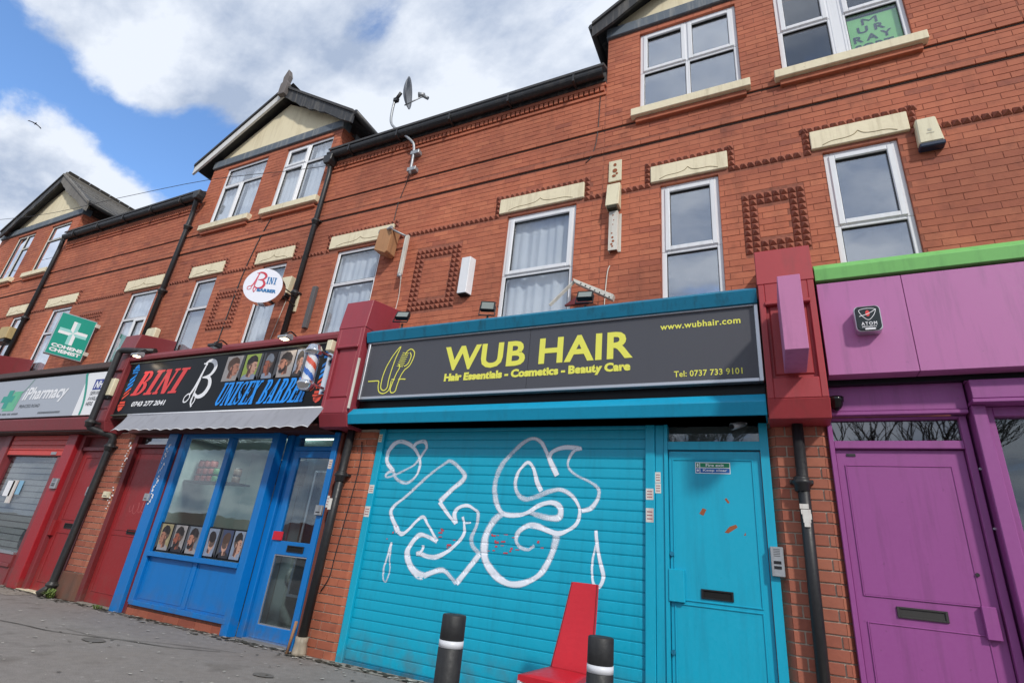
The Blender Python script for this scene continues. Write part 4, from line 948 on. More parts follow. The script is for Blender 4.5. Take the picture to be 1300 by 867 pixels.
# red side door
mb = MB(); ring(mb, -8.79, -7.90, 0, 2.32, .10, .03, .015, .03, .0, .12); mb.box(-8.69, -7.93, .02, .11, 2.13, 2.18); obj('door_frame', mb, maroon_d, BN, bevel=.004)
mb = MB().box(-8.685, -7.935, .06, .066, 2.18, 2.29); obj('transom_window', mb, MATS['dark transom glass'], BN)
mb = MB().box(-8.69, -7.93, .09, .1, 2.16, 2.31); obj('transom_backing', mb, dark, BN)
mb = MB().box(-8.685, -7.935, .06, .11, .02, 2.125); dr = obj('door', mb, redp, BN, bevel=.003)
mb = MB(); ring(mb, -8.60, -7.95, .16, .90, .01, .01, .01, .01, .053, .06); ring(mb, -8.60, -7.95, .96, 2.05, .01, .01, .01, .01, .053, .06); obj('panel_bead', mb, redp, dr, bevel=.003)
letterbox(dr, -8.26, -7.965, .925, .985, .06)
mb = MB(); ribbon(mb, [(-8.40, 1.30), (-8.38, 1.22), (-8.33, 1.24), (-8.32, 1.32), (-8.30, 1.22), (-8.24, 1.20), (-8.19, 1.30), (-8.22, 1.35), (-8.17, 1.22), (-8.12, 1.25), (-8.10, 1.42), (-8.12, 1.25), (-8.05, 1.23), (-8.0, 1.36)], .008, front(.0592), w=.0005); obj('chalk_scribble', mb, flat('faint pink scratch', (180, 96, 98), .7), dr, fix=False)
mb = MB().box(-8.69, -7.92, -.02, .06, 0, .02); obj('threshold', mb, concrete, BN)
mb = MB().box(-7.895, -7.69, -.045, .08, 0, 2.318); obj('blue_post', mb, bluep, BN, bevel=.004)
mb = MB().box(-7.685, -7.615, .0, .08, 0, 2.318); obj('red_post', mb, maroon_d, BN, bevel=.004)
# window with its stall riser
mb = MB()
mb.box(-7.61, -7.51, -.02, .06, .14, 2.318).box(-6.61, -6.52, -.02, .06, .715, 2.26).box(-5.775, -5.66, -.03, .10, .0, 2.318)
mb.box(-7.51, -5.775, -.015, .055, 2.26, 2.318).box(-7.51, -5.775, -.045, .055, .70, .757); wf = obj('shop_window', mb, bluep, BN, bevel=.004)
for a, b in ((-7.51, -6.61), (-6.52, -5.775)): mb = MB().box(a, b, .02, .026, .757, 2.26); obj('pane', mb, glass_s, wf)
mb = MB().box(-7.51, -5.775, .02, .06, .14, .70).box(-7.56, -5.72, -.035, .02, .12, .175).box(-6.60, -6.53, .005, .02, .175, .70); obj('stall_riser', mb, bluep, BN, bevel=.003)
for a, b in ((-7.50, -6.62), (-6.51, -5.79)):
    mb = MB(); ring(mb, a + .01, b - .01, .20, .69, .008, .008, .008, .008, .014, .02); obj('panel_bead', mb, bluep, BN, bevel=.002)
Wq = Wall(BN, brickmat('painted plinth brick', [(0, (150, 84, 66)), (.5, (162, 92, 70)), (1, (140, 74, 58))]), bw=.29, bh=.078, pitch=.088, joint=.008)
mb = MB().box(-7.60, -5.78, .012, .08, 0, .12); obj('plinth', mb, mortar_up, BN); Wq.field(-7.60, -5.78, .0, .12, .0, ()); Wq.field(-7.60, -5.78, .086, .13, .0, ()); Wq.build()
# posters along the foot of the glass: cropped haircuts
def haircut(mb, pl, x0, x1, z0, z1, bg, hair, skin, cloth, flip=1, beard=False, back=False, light=False, w=.002):
    cx = (x0 + x1) / 2; W_ = x1 - x0; H_ = z1 - z0; q = lambda a, b: (cx + flip * a * W_, z0 + b * H_)
    def P(m, pts, k): mb.use(m).add([pl(u, v, w + k * .0004) for u, v in [(min(x1, max(x0, a)), min(z1, max(z0, b))) for a, b in pts]], [tuple(range(len(pts)))])
    E_ = lambda a, b, rx, ry, n=18, rot=0: [(cx + flip * (u) * W_, z0 + v * H_) for u, v in ell(a, b, rx, ry, n, rot)]
    P(bg, [(x0, z0), (x1, z0), (x1, z1), (x0, z1)], 0)
    P(cloth, E_(.05, -.02, .52, .26), 1)
    P(skin, [q(-.12, .45), q(.18, .5), q(.24, .12), q(-.02, .08)], 2)
    shd = paint('poster shadow tone', (92, 62, 54), .6, .2, (60, 50, 48), .5, 0, 0, 30); mid = paint('poster faded hair tone', (92, 74, 66), .6, .3, (40, 36, 36), .6, 0, 0, 60)
    P(paint('poster dim ground', (70, 72, 78), .6, .3, (40, 40, 46), .5, 0, 0, 20), [(x0 if flip > 0 else x1, z0), (cx + flip * W_ * -.30, z0), (cx + flip * W_ * -.38, z1), (x0 if flip > 0 else x1, z1)], 1)
    P(shd, [q(.04, .40), q(.20, .46), q(.24, .14), q(.08, .10)], 3)
    if back:
        P(skin, E_(.02, .46, .25, .25), 4); P(mid, E_(.04, .56, .29, .24, rot=.2), 5); P(hair, E_(.05, .70, .31, .20, rot=.2), 6); P(skin, E_(.21, .46, .05, .075), 7); P(shd, E_(.215, .46, .025, .045), 8)
    else:
        P(mid, E_(.07, .60, .30, .25, rot=.2), 4)
        P(skin, [q(-.27, .66), q(-.06, .70), q(.08, .60), q(.13, .42), q(.08, .26), q(-.10, .19), q(-.23, .24), q(-.27, .38), q(-.33, .43), q(-.27, .52)], 5)
        P(hair, [q(-.28, .68), q(-.20, .86), q(-.02, .96), q(.20, .92), q(.36, .78), q(.36, .62), q(.22, .60), q(.10, .66), q(-.10, .70)], 6)
        P(shd, [q(.02, .58), q(.10, .58), q(.13, .40), q(.08, .27), q(-.02, .22), q(.03, .36)], 7)
        P(skin, E_(.13, .49, .042, .07), 8)
        P(hair, [q(-.25, .57), q(-.13, .60), q(-.12, .58), q(-.24, .55)], 9); P(shd, E_(-.20, .515, .045, .02, 8), 10)
        P(shd, [q(-.30, .43), q(-.23, .41), q(-.24, .39), q(-.29, .395)], 11)
        if beard: P(hair, [q(.11, .46), q(.14, .30), q(.0, .17), q(-.16, .16), q(-.23, .24), q(-.20, .36), q(-.12, .35), q(-.06, .28), q(.04, .36)], 12)
        P(paint('poster mouth tone', (120, 62, 58), .6, 0), [q(-.23, .31), q(-.13, .32), q(-.14, .295), q(-.22, .29)], 13)
sk1 = paint('poster skin a', (170, 118, 98), .6, .25, (90, 80, 78), .6, 0, 0, 24); sk2 = paint('poster skin b', (150, 84, 64), .6, .25, (90, 80, 78), .6, 0, 0, 24); sk3 = paint('poster skin c', (186, 144, 126), .6, .25, (90, 80, 78), .6, 0, 0, 24); hr1 = paint('poster dark hair', (34, 28, 30), .6, .25, (90, 80, 78), .6, 0, 0, 24); hr2 = paint('poster brown hair', (78, 58, 48), .6, .25, (90, 80, 78), .6, 0, 0, 24)
bg1 = paint('poster pale ground', (150, 146, 146), .6, .25, (90, 80, 78), .6, 0, 0, 24); bg2 = paint('poster cream ground', (160, 148, 112), .6, .25, (90, 80, 78), .6, 0, 0, 24); bg3 = paint('poster grey ground', (110, 118, 130), .6, .25, (90, 80, 78), .6, 0, 0, 24); bg4 = paint('poster blue ground', (60, 70, 100), .6, .25, (90, 80, 78), .6, 0, 0, 24); bg5 = paint('poster lime ground', (140, 160, 74), .6, .25, (90, 80, 78), .6, 0, 0, 24)
cl1 = paint('poster pale cloth', (130, 142, 162), .6, .25, (90, 80, 78), .6, 0, 0, 24); cl2 = paint('poster dark cloth', (40, 40, 46), .6, .25, (90, 80, 78), .6, 0, 0, 24)
def poster_strip(x0, x1, cuts, label):
    mb = MB().box(x0, x1, .012, .0185, .765, 1.125); so = obj('photo_strip', mb, black, None, label=label, cat='poster', group='photo posters in the barber window')
    w = (x1 - x0) / len(cuts)
    for i, c in enumerate(cuts):
        m_ = MB(); a = x0 + i * w + .012; b = x0 + (i + 1) * w - .012
        haircut(m_, front(.0118), a, b, .785, 1.108, *c[0], **c[1]); obj('photo', m_, None, so, fix=False)
poster_strip(-7.49, -6.625, [((bg2, hr1, sk1, bg1), dict(flip=1)), ((bg1, hr1, sk2, cl2), dict(beard=True)), ((bg3, hr1, sk1, bg1), dict(beard=True))], 'black strip of three haircut photos in the left barber window')
poster_strip(-6.505, -5.79, [((cl1, hr1, sk3, cl1), dict(back=True, flip=-1)), ((bg4, hr2, sk3, cl2), dict(back=True)), ((cl1, hr1, sk3, cl1), dict(flip=-1))], 'black strip of haircut photos in the right barber window')
# shop interior
room(BN, -9.0, -4.2, 2.3, 2.5, room_m, y0=.16)
mb = MB().box(-6.9, -5.9, .9, 2.29, .01, 2.3); obj('partition', mb, paint('grey panelling', (120, 132, 136), .7, .2), BN)
mb = MB(); [mb.box(-6.9 + i * .2, -6.888 + i * .2, .894, .9, .02, 2.3) for i in range(1, 5)]; obj('panel_joint', mb, roomd, BN)
mb = MB().box(-9.16, -8.2, 1.16, 1.44, 1.80, 1.825) if False else MB().box(-8.98, -7.75, 1.10, 1.42, 1.80, 1.825); shf = obj('wall_shelf', mb, blk2, BN)
def tin(x, y, z, m, label, group):
    t = MB().use(m).lathe((x, y), [(.062, z), (.064, z + .01), (.064, z + .085), (.055, z + .1)], 12).use(blk2).lathe((x, y), [(.056, z + .1), (.056, z + .118)], 12)
    obj('product_tub', t, None, None, label=label, cat='tub', group=group, fix=False)
redtin = flat('red tub', (116, 50, 44), .5); grt = flat('green tub', (50, 100, 62), .5); brn = flat('brown tub', (80, 62, 50), .5)
for i in range(3):
    for k in range(3): tin(-8.86 + i * .15, 1.26, 1.826 + k * .12, redtin, f"red tub on the barber shelf, {('left', 'middle', 'right')[i]} stack, {('bottom', 'middle', 'top')[k]} layer", 'red tubs on the barber shelf')
for k in range(2): tin(-8.42, 1.26, 1.826 + k * .12, grt, ['green tub at the shelf end, lower of two', 'green tub at the shelf end, upper of two'][k], 'green tubs on the barber shelf')
for k in range(2): tin(-7.92, 1.26, 1.826 + k * .12, brn, ['brown tub on the far right of the shelf, lower', 'brown tub on the far right of the shelf, upper'][k], 'brown tubs on the barber shelf')
mb = MB().box(-6.62, -6.02, .80, .899, 1.78, 2.13).box(-6.58, -6.06, .79, .80, 1.82, 2.09); o = obj('wall_cabinet', mb, blk2, None, bevel=.006, label='black framed screen on the grey panelling behind the right pane', cat='screen')
mb = MB().box(-6.5, -6.3, .88, .899, 1.36, 1.44); obj('price_plaque', mb, blk2, None, bevel=.003, label='small dark plaque on the grey panelling', cat='plaque')
mb = MB().box(-9.0, -8.97, .8, .9, 0, .1) if False else MB().box(-8.55, -8.3, 2.27, 2.295, 1.30, 1.40); v_ = obj('wall_vent', mb, paint('grey vent', (150, 160, 158), .6), BN)
la = bpy.data.lights.new('shop_light', 'AREA'); la.shape = 'RECTANGLE'; la.size = 2.4; la.size_y = .3; la.energy = 20; la.color = (.9, 1, .97)
lo = bpy.data.objects.new('shop_light', la); C.objects.link(lo); lo.location = (-7.4, 1.0, 2.46)
# strip light above the door
mb = MB().tube([(-6.2, .8, 2.43), (-5.5, .78, 2.43)], .018, 8); o = obj('strip_light', mb, flat('lit fluorescent tube', (220, 250, 240), .5, emit=2.2), None, label='lit fluorescent tube seen through the glass over the blue door', cat='light')
# recessed side lights and the door itself
mb = MB().box(-5.655, -5.555, .10, .2, 0, 2.318).box(-5.552, -5.455, .14, .22, 0, 2.318); obj('door_recess', mb, bluep, BN, bevel=.006)
mb = MB().box(-4.745, -4.665, -.02, .16, 0, 2.318); obj('door_jamb', mb, bluep, BN, bevel=.005)
mb = MB().box(-4.660, -4.615, .0, .10, 0, 2.318); obj('timber_strip', mb, paint('brown stripped timber', (110, 56, 44), .7, .4), BN, bevel=.004)
mb = MB().box(-5.452, -4.748, .09, .17, 2.115, 2.17).box(-5.452, -4.748, .09, .17, 2.285, 2.318); obj('door_head', mb, bluep, BN, bevel=.004)
mb = MB().box(-5.452, -4.748, .12, .126, 2.17, 2.285); obj('transom_window', mb, glass_s, BN)
mb = MB(); ring(mb, -5.45, -4.75, .03, 2.112, .085, .06, .14, .085, .09, .135); mb.box(-5.365, -4.81, .09, .135, .90, 1.05); dr = obj('door', mb, bluep, BN, bevel=.005, label='blue glazed door with a letterbox in its middle rail')
for c, d in ((.17, .90), (1.05, 2.027)): mb = MB().box(-5.365, -4.81, .11, .116, c, d); obj('pane', mb, glass_s, dr)
mb = MB(); ring(mb, -5.365, -4.81, .17, .90, .012, .012, .012, .012, .098, .112); obj('glazing_bead', mb, alu, dr)
letterbox(dr, -5.18, -4.92, .94, 1.01, .09)
mb = MB().box(-5.445, -5.30, .072, .09, 1.055, 1.15); obj('open_notice', mb, flat('red notice', (200, 30, 50), .5), None, label='small red notice stuck on the blue door above the handle rail', cat='notice')
mb = MB().box(-5.46, -4.74, .02, .15, 0, .03); obj('threshold', mb, alu, BN)
# barber chair behind the door
BC = empty('barber_chair', (-5.55, 1.2, 0), 'dark barber chair with curved grey armrest seen behind the blue door', 'chair')
gch = flat('grey moulded plastic', (116, 122, 124), .4); vin = flat('black vinyl seat', (26, 26, 28), .35)
mb = MB().lathe((-5.55, 1.2), [(.30, .01), (.30, .04), (.06, .07), (.06, .42)], 24); obj('base', mb, chrome, BC)
mb = MB().box(-5.80, -5.30, .95, 1.45, .42, .54); obj('seat', mb, vin, BC, bevel=.04)
mb = MB().prism([(1.40, .54), (1.50, .54), (1.62, 1.12), (1.52, 1.14)], -5.78, -5.32, 'x'); obj('backrest', mb, vin, BC, bevel=.03)
for s_ in (-5.86, -5.24):
    mb = MB(); mb.tube(smooth2([(s_, 1.50, .60), (s_, 1.2, .68), (s_, .92, .72), (s_, .86, .62), (s_, .95, .52)], 4), .035, 8); obj('armrest', mb, gch, BC)
# tall mirror frame and a rack deep in the shop
mb = MB(); ring(mb, -6.55 + .75, -6.0 + .7, .4, 2.0, .03, .03, .03, .03, .84, .87); o = obj('wall_mirror', mb, alu, None, label='tall silver-framed mirror leaning inside behind the door', cat='mirror')
mb = MB().box(-5.77, -5.33, .85, .86, .43, 1.97); obj('mirror_glass', mb, flat('mirror', (60, 66, 70), .12, .6), o)
mb = MB().box(-5.85, -4.3, 2.24, 2.29, .01, 2.4); obj('added_dark_backdrop', mb, flat('added dark backdrop', (34, 34, 38), .5), BN)  # dark board added so the shop looks dim behind the door
rk = empty('product_rack', (-4.9, 1.9, 0), 'dark rack of bottles seen through the upper glass of the blue door', 'rack')
mb = MB(); [mb.box(-5.25, -4.45, 1.75, 2.05, z, z + .02) for z in (.6, .95, 1.3, 1.65, 2.0)]; mb.box(-5.27, -5.25, 1.75, 2.05, 0, 2.2).box(-4.45, -4.43, 1.75, 2.05, 0, 2.2); obj('shelves', mb, blk2, rk)
random.seed(5); mb = MB()
for z in (.62, .97, 1.32, 1.67):
    x = -5.2
    while x < -4.5:
        mb.use(random.choice([blk2, gch, grt, redtin, alu, blk2])).lathe((x, 1.85), [(.03, z), (.03, z + random.uniform(.1, .2)), (.012, z + .22)], 8); x += .085
obj('bottles', mb, None, rk, kind='stuff', fix=False)

# ------------------------------------------------------------------ barber fascia sign
BS = empty('fascia_sign', (-7, -.25, 2.6), 'black sign reading BINI UNISEX BARBER with haircut photos', 'sign')
y = -.255
mb = MB().box(-9.12, -4.81, y, -.222, 2.575, 3.40); obj('sign_panel', mb, black, BS)
mb = MB().box(-9.16, -4.81, y - .012, -.222, 2.555, 2.574).box(-9.16, -4.81, y - .012, -.222, 3.401, 3.42); obj('sign_trim', mb, paint('grey green trim', (70, 72, 60), .5), BS)
pl = front(y)
mb = MB(); slab(mb, 'BINI', pl, -8.86, -7.75, 2.868, 3.255, shear=.42, w=.003, gap=.10); obj('lettering', mb, redv, BS, fix=False, label='red slab letters BINI')
mb = MB(); slab(mb, 'UNISEX BARBER', pl, -6.82, -5.16, 2.64, 2.965, shear=.36, w=.006, gap=.03); obj('lettering', mb, bluev, BS, fix=False, label='blue slab letters UNISEX BARBER')
mb = MB(); text(mb, '0743 277 2041', pl, -8.74, -7.93, 2.69, 2.768, .035, shear=.3, w=.003); obj('telephone_number', mb, white, BS, fix=False)
# B with scissors
mb = MB(); w_ = lambda a, b: (lambda t: a + (b - a) * math.sin(math.pi * t))
def B_scissors(mb, f, wb, m1, m2, pl):
    mb.use(m1)
    ribbon(mb, [f(.44, .90), f(.62, .97), f(.86, .93), f(.98, .80), f(.86, .66), f(.60, .62)], lambda t: wb * (.25 + .9 * math.sin(math.pi * t)), pl, w=.0031)
    ribbon(mb, [f(.56, .62), f(.86, .60), f(1.0, .44), f(.90, .27), f(.66, .22), f(.48, .30)], lambda t: wb * (.25 + 1.0 * math.sin(math.pi * t)), pl, w=.0033)
    ribbon(mb, [f(.40, .92), f(.56, .90), f(.56, .88)], wb * .3, pl, w=.0034)
    mb.use(m2)
    ribbon(mb, [f(.58, 1.0), f(.53, .86), f(.46, .60), f(.38, .40), f(.28, .26)], lambda t: wb * (.12 + .75 * min(t * 2.2, 1) * (1 - .3 * t)), pl, w=.0036)
    ribbon(mb, [f(.50, .60), f(.47, .42), f(.46, .24), f(.47, .10), f(.56, .02)], lambda t: wb * .45, pl, w=.0038)
    ribbon(mb, [f(.30, .26), f(.22, .29), f(.10, .22), f(.12, .13), f(.24, .13), f(.32, .20)], wb * .32, pl, w=.0040, closed=True)
    ribbon(mb, [f(.50, .25), f(.58, .22), f(.60, .13), f(.53, .06), f(.46, .10), f(.44, .19)], wb * .32, pl, w=.0042, closed=True)
B_scissors(mb, lambda a, b: (-7.56 + a * .50 + b * .05, 2.63 + b * .72), .060, white, white, pl); obj('scissors_logo', mb, None, BS, fix=False)
def pole_print(mb, x, z0, z1, pl, sh=.10):
    h = z1 - z0; f = lambda a, b: (x + (a - .5) * .17 + sh * b, z0 + b * h)
    mb.use(flat('barber red', (226, 78, 56), .5)); mb.plate([[f(.5, 0), f(.8, .04), f(.9, .10), f(.1, .10), f(.2, .04)], [f(0, .115), f(1, .115), f(1, .15), f(0, .15)], [f(.1, .165), f(.9, .165), f(.9, .21), f(.1, .21)]], pl, .003)
    for b in (.24, .33): mb.plate([[f(.15, b), f(.9, b + .12), f(.9, b + .17), f(.15, b + .05)]], pl, .003)
    mb.use(bluev)
    for b in (.42, .52, .62): mb.plate([[f(.15, b), f(.9, b + .12), f(.9, b + .18), f(.15, b + .06)]], pl, .003)
    mb.plate([[f(.1, .80), f(.9, .80), f(.9, .845), f(.1, .845)], [f(0, .86), f(1, .86), f(1, .89), f(0, .89)], [f(.1, .905), f(.9, .905), f(.75, .96), f(.5, 1), f(.25, .96)]], pl, .003)
mb = MB(); pole_print(mb, -9.0, 2.62, 3.39, pl, .06); obj('pole_picture', mb, None, BS, fix=False, label='flat red and blue barber pole picture at the left end')
mb = MB(); pole_print(mb, -4.93, 2.62, 3.35, pl, .03); obj('pole_picture', mb, None, BS, fix=False, label='flat red and blue barber pole picture at the right end')
for i, (a, b, c) in enumerate(((-6.82, -6.45, ((bg1, hr2, sk1, bg1), dict(flip=-1))), (-6.43, -6.10, ((bg5, hr1, sk3, cl1), dict(flip=-1))), (-6.08, -5.84, ((hr1, bg3, sk2, cl1), dict(flip=1))), (-5.82, -5.49, ((bg1, hr1, sk1, bg1), dict(beard=True))), (-5.47, -5.29, ((cl1, hr1, sk3, cl2), dict(flip=-1))))):
    mb = MB(); haircut(mb, pl, a, b, 2.99, 3.36, *c[0], w=.0025, **c[1]); obj('photo', mb, None, BS, fix=False)
# awning folded under the sign
AW = empty('shop_awning', (-6.45, -.4, 2.3), 'short grey canvas awning with scalloped hem over the barber window', 'awning')
mb = MB().tube([(-8.36, -.44, 2.50), (-4.62, -.44, 2.50)], .012, 10); obj('front_bar', mb, white, AW)
mb = MB().box(-8.34, -4.80, -.40, -.262, 2.50, 2.53); obj('cassette', mb, alu, AW)
cl = MB(); n = 120; vs = []; rows = 5
for i in range(n + 1):
    t = i / n; x = -8.34 + t * 3.76
    for r in range(rows + 1):
        s_ = r / rows; z = 2.49 - s_ * (.262 - (.02 * abs(math.sin(t * math.pi * 17)) if r == rows else 0)); yy = -.45 - .14 * s_ + .006 * math.sin(t * 60 + s_ * 2) * s_ + .010 * math.sin(t * 13 + s_ * 4)
        vs.append((x, yy, z))
cl.add(vs, [(i * (rows + 1) + r, (i + 1) * (rows + 1) + r, (i + 1) * (rows + 1) + r + 1, i * (rows + 1) + r + 1) for i in range(n) for r in range(rows)], True)
co = obj('valance', cl, awn, AW, fix=False)
hm = MB(); hm.tube([(-8.34 + 3.76 * i / n, -.592 + .006 * math.sin(i / n * 60 + 2) + .010 * math.sin(i / n * 13 + 4), 2.228 + .02 * abs(math.sin(i / n * math.pi * 17)) - .002) for i in range(n + 1)], .0045, 4); obj('hem', hm, white, co)
for x in (-8.2, -4.9): mb = MB().tube([(x, -.23, 2.53), (x, -.43, 2.50)], .010, 6); obj('folding_arm', mb, white, AW)
# barber pole
BP = empty('barber_pole', (-4.93, -.5, 3.0), 'chrome barber pole with spiral red, white and blue stripes at the sign end', 'barber pole')
cx, cy = -4.93, -.47
mb = MB().lathe((cx, cy), [(.02, 2.70), (.055, 2.705), (.085, 2.73), (.10, 2.765), (.108, 2.775), (.108, 2.79), (.098, 2.80), (.098, 2.82), (.085, 2.825)], 28); obj('lower_cap', mb, chrome, BP, fix=False)
mb = MB().lathe((cx, cy), [(.085, 3.155), (.098, 3.16), (.098, 3.18), (.108, 3.19), (.108, 3.205), (.10, 3.22), (.085, 3.265), (.055, 3.295), (.02, 3.305)], 28); obj('upper_cap', mb, chrome, BP, fix=False)
sp_ = MB(); n = 48; R_ = .066; st_ = 12; zs_ = [2.825 + .33 * j / 24 for j in range(25)]
bw_, bb_, br_ = flat('pole white', (230, 230, 232), .4), flat('pole blue', (30, 100, 190), .4), flat('pole red', (226, 84, 50), .4)
for j in range(24):
    for i in range(n):
        ph_ = ((i / n) * 1 + j / 24 * 1.15) % 1; m_ = bb_ if ph_ < .25 else (br_ if .5 <= ph_ < .75 else bw_)
        q = []
        for di, dj in ((0, 0), (1, 0), (1, 1), (0, 1)):
            a = ((i + di) / n + (j + dj) * 0) * 2 * math.pi; q.append((cx + R_ * math.cos(a), cy + R_ * math.sin(a), zs_[j + dj]))
        sp_.use(m_).add(q, [(0, 1, 2, 3)], True)
obj('striped_cylinder', sp_, None, BP, fix=False)
mb = MB().lathe((cx, cy), [(.084, 2.825), (.084, 3.155)], 28); mb.f = mb.f[:-2]; mb.m = mb.m[:-2]; mb.sm = mb.sm[:-2]; obj('glass_sleeve', mb, glassmat('clear sleeve', (.93, .95, .96), 1.2), BP, fix=False)
mb = MB().box(-4.86, -4.82, -.47, -.262, 2.775, 2.80).box(-4.86, -4.82, -.47, -.262, 3.19, 3.215).box(-4.90, -4.79, -.275, -.257, 2.72, 3.26); obj('wall_bracket', mb, chrome, BP, bevel=.003)
mb = MB().box(-4.88, -4.795, -.36, -.262, 3.26, 3.40); obj('cream_junction_box', mb, cream_pl, None, bevel=.008, label='cream plastic junction box behind the top of the barber pole', cat='junction box')

# ------------------------------------------------------------------ the pharmacy
PH = empty('pharmacy_shop_front', (-11.8, 0, 0), 'red pharmacy shopfront with half-lowered red shutter and recessed door', 'shopfront')
cornice(PH, 'upper_cornice', -13.99, -9.63, 3.385, 3.39, 3.50, brownp, -.26, -.29, -.27); cornice(PH, 'lower_cornice', -13.99, -9.34, 2.355, 2.54, 2.57, maroon, -.22, -.28, -.24)
mb = MB().box(-13.99, -9.63, -.2, .015, 2.57, 3.385); obj('fascia_backing', mb, black, PH)
fl_roof(PH, -13.99, -9.34, 3.42)
mb = MB().box(-13.99, -9.34, -.22, .3, 2.335, 2.355); obj('soffit', mb, brownp, PH)
# its side door beside the brick pier
mb = MB(); ring(mb, -10.28, -9.335, 0, 2.335, .10, .08, .015, .03, .02, .14); mb.box(-10.18, -9.415, .04, .13, 2.08, 2.14); obj('door_frame', mb, maroon, PH, bevel=.004)
mb = MB().box(-10.18, -9.415, .10, .11, 2.14, 2.305); obj('transom_board', mb, maroon_d, PH)
mb = MB().box(-10.175, -9.42, .08, .13, .02, 2.075); dr = obj('door', mb, redp, PH, bevel=.003)
mb = MB(); ring(mb, -10.05, -9.48, .14, .84, .014, .014, .014, .014, .07, .08); ring(mb, -10.05, -9.48, 1.02, 1.98, .014, .014, .014, .014, .07, .08); obj('panel_bead', mb, redp, dr, bevel=.004)
letterbox(dr, -9.90, -9.55, .90, .975, .08)
mb = MB().box(-10.22, -10.10, .03, .08, .78, 1.0); obj('kick_guard', mb, redp, dr)
mb = MB().box(-10.28, -9.4, -.04, .08, 0, .02); obj('threshold', mb, stone, PH)
mb = MB().box(-10.56, -10.285, -.05, .10, 0, 2.335); obj('red_post', mb, redb, PH, bevel=.008)
mb = MB().box(-10.80, -10.57, .02, .10, 0, 1.97); obj('window_post', mb, maroon, PH, bevel=.006)
mb = MB().box(-12.72, -12.52, -.02, .12, 0, 2.335); obj('window_post', mb, maroon, PH, bevel=.006)
s0 = MB().box(-12.50, -10.57, .02, .05, 1.975, 2.335); s0 = obj('roller_shutter', s0, maroon_d, PH)
for i in range(4):
    mb = MB().frustum(-12.50, -10.57, .018, 1.985 + i * .087, 1.985 + (i + 1) * .087 - .004, .004, .006); obj('slat', mb, redsh, s0)
mb = MB().box(-11.0, -10.84, -.006, .004, 2.0, 2.045); obj('shutter_lock', mb, galv, s0)
mb = MB().box(-12.50, -10.80, .0, .10, .0, .26).box(-12.50, -10.80, -.03, .10, .26, .31).box(-12.5, -10.8, -.01, .09, .31, .44); obj('stall_riser', mb, maroon, PH, bevel=.004)
mb = MB().box(-12.50, -10.80, -.02, .06, .44, .475); obj('window_sill', mb, alu, PH)
mb = MB().box(-12.50, -10.80, .07, .076, .475, 1.975); wp = obj('shop_window', mb, glass_p, PH)
mb = MB().box(-12.6, -10.75, .145, .15, .45, 2.2); sg_ = obj('security_shutter', mb, roomd, PH)
mb = MB()
z = .42
slg = paint('grey inner shutter', (122, 126, 124), .6, .3, (90, 92, 92), .2)
me2 = None
k = 0
while z < 2.1:
    m_ = MB().frustum(-12.6, -10.75, .145, z, z + .086, .130, .004)
    obj('slat', m_, slg, sg_); z += .098; k += 1
for nm, x0, z0, w, h, m_, lab in (('notice', -12.16, 1.29, .24, .26, white, 'white paper notice taped leftmost in the pharmacy window'), ('notice', -11.98, 1.18, .17, .38, sticker_m, 'long white notice in the middle of the pharmacy window'), ('notice', -11.77, 1.33, .14, .23, flat('pale blue paper', (130, 176, 204), .6), 'pale blue notice rightmost in the pharmacy window')):
    mb = MB().box(x0, x0 + w, .062, .067, z0, z0 + h); obj(nm, mb, m_, None, label=lab, cat='notice')
OC = empty('office_chair', (-10.9, .24, 0), 'dark rounded chair back just inside the pharmacy window corner', 'chair')
mb = MB().prism([(-10.95 + .11 * math.cos(a), .66 + .17 * math.sin(a)) for a in (i * math.pi / 8 for i in range(16))], .085, .125, 'y'); obj('backrest', mb, blk2, OC, bevel=.01)
mb = MB().box(-11.12, -10.82, .155, .45, .36, .42); obj('seat', mb, blk2, OC, bevel=.02)
mb = MB().tube([(-10.95, .24, .02), (-10.95, .24, .37)], .025, 8); obj('stem', mb, blk2, OC)
# left-hand unit, mostly out of frame
mb = MB().box(-13.99, -12.73, .03, .12, 0, .6).box(-13.99, -12.73, .03, .12, 2.0, 2.335); obj('shop_front_panel', mb, maroon, PH, bevel=.004)
mb = MB().box(-13.99, -12.73, .07, .076, .6, 2.0); obj('shop_window', mb, MATS['dark transom glass'], PH)
room(PH, -13.99, -10.5, 1.2, 2.3, dark)
# pharmacy sign
PS = empty('fascia_sign', (-11.8, -.25, 2.6), 'grey iPharmacy sign with green cross and NHS panel', 'sign')
mb = MB().box(-13.95, -10.32, -.245, -.205, 2.595, 3.33); obj('sign_panel', mb, greym, PS)
mb = MB().box(-10.318, -9.64, -.245, -.205, 2.595, 3.33); obj('sign_panel', mb, white, PS, label='white NHS services end panel')
pl = front(-.246)
mb = MB(); ribbon(mb, [(-10.10, 2.60), (-10.12, 2.80), (-10.22, 3.05), (-10.38, 3.325)], .055, pl, w=.002); obj('green_swoosh', mb, greenv, PS, fix=False)
mb = MB(); ribbon(mb, [(-12.42, 2.80), (-12.38, 3.0), (-12.22, 3.14), (-12.08, 3.32)], .022, pl, w=.0022); obj('grey_swoosh', mb, flat('swoosh grey green', (110, 150, 140), .5), PS, fix=False)
mb = MB().use(flat('light leaf green', (96, 180, 140), .5)).plate([[(-12.78, 2.73), (-12.36, 2.73), (-12.30, 3.10), (-12.60, 3.10)]], pl, .002).use(greenv).plate([[(-12.98, 2.90), (-12.55, 2.90), (-12.52, 3.02), (-12.96, 3.02)], [(-12.84, 2.78), (-12.68, 2.78), (-12.64, 3.13), (-12.82, 3.13)]], pl, .003); obj('green_cross', mb, None, PS, fix=False)
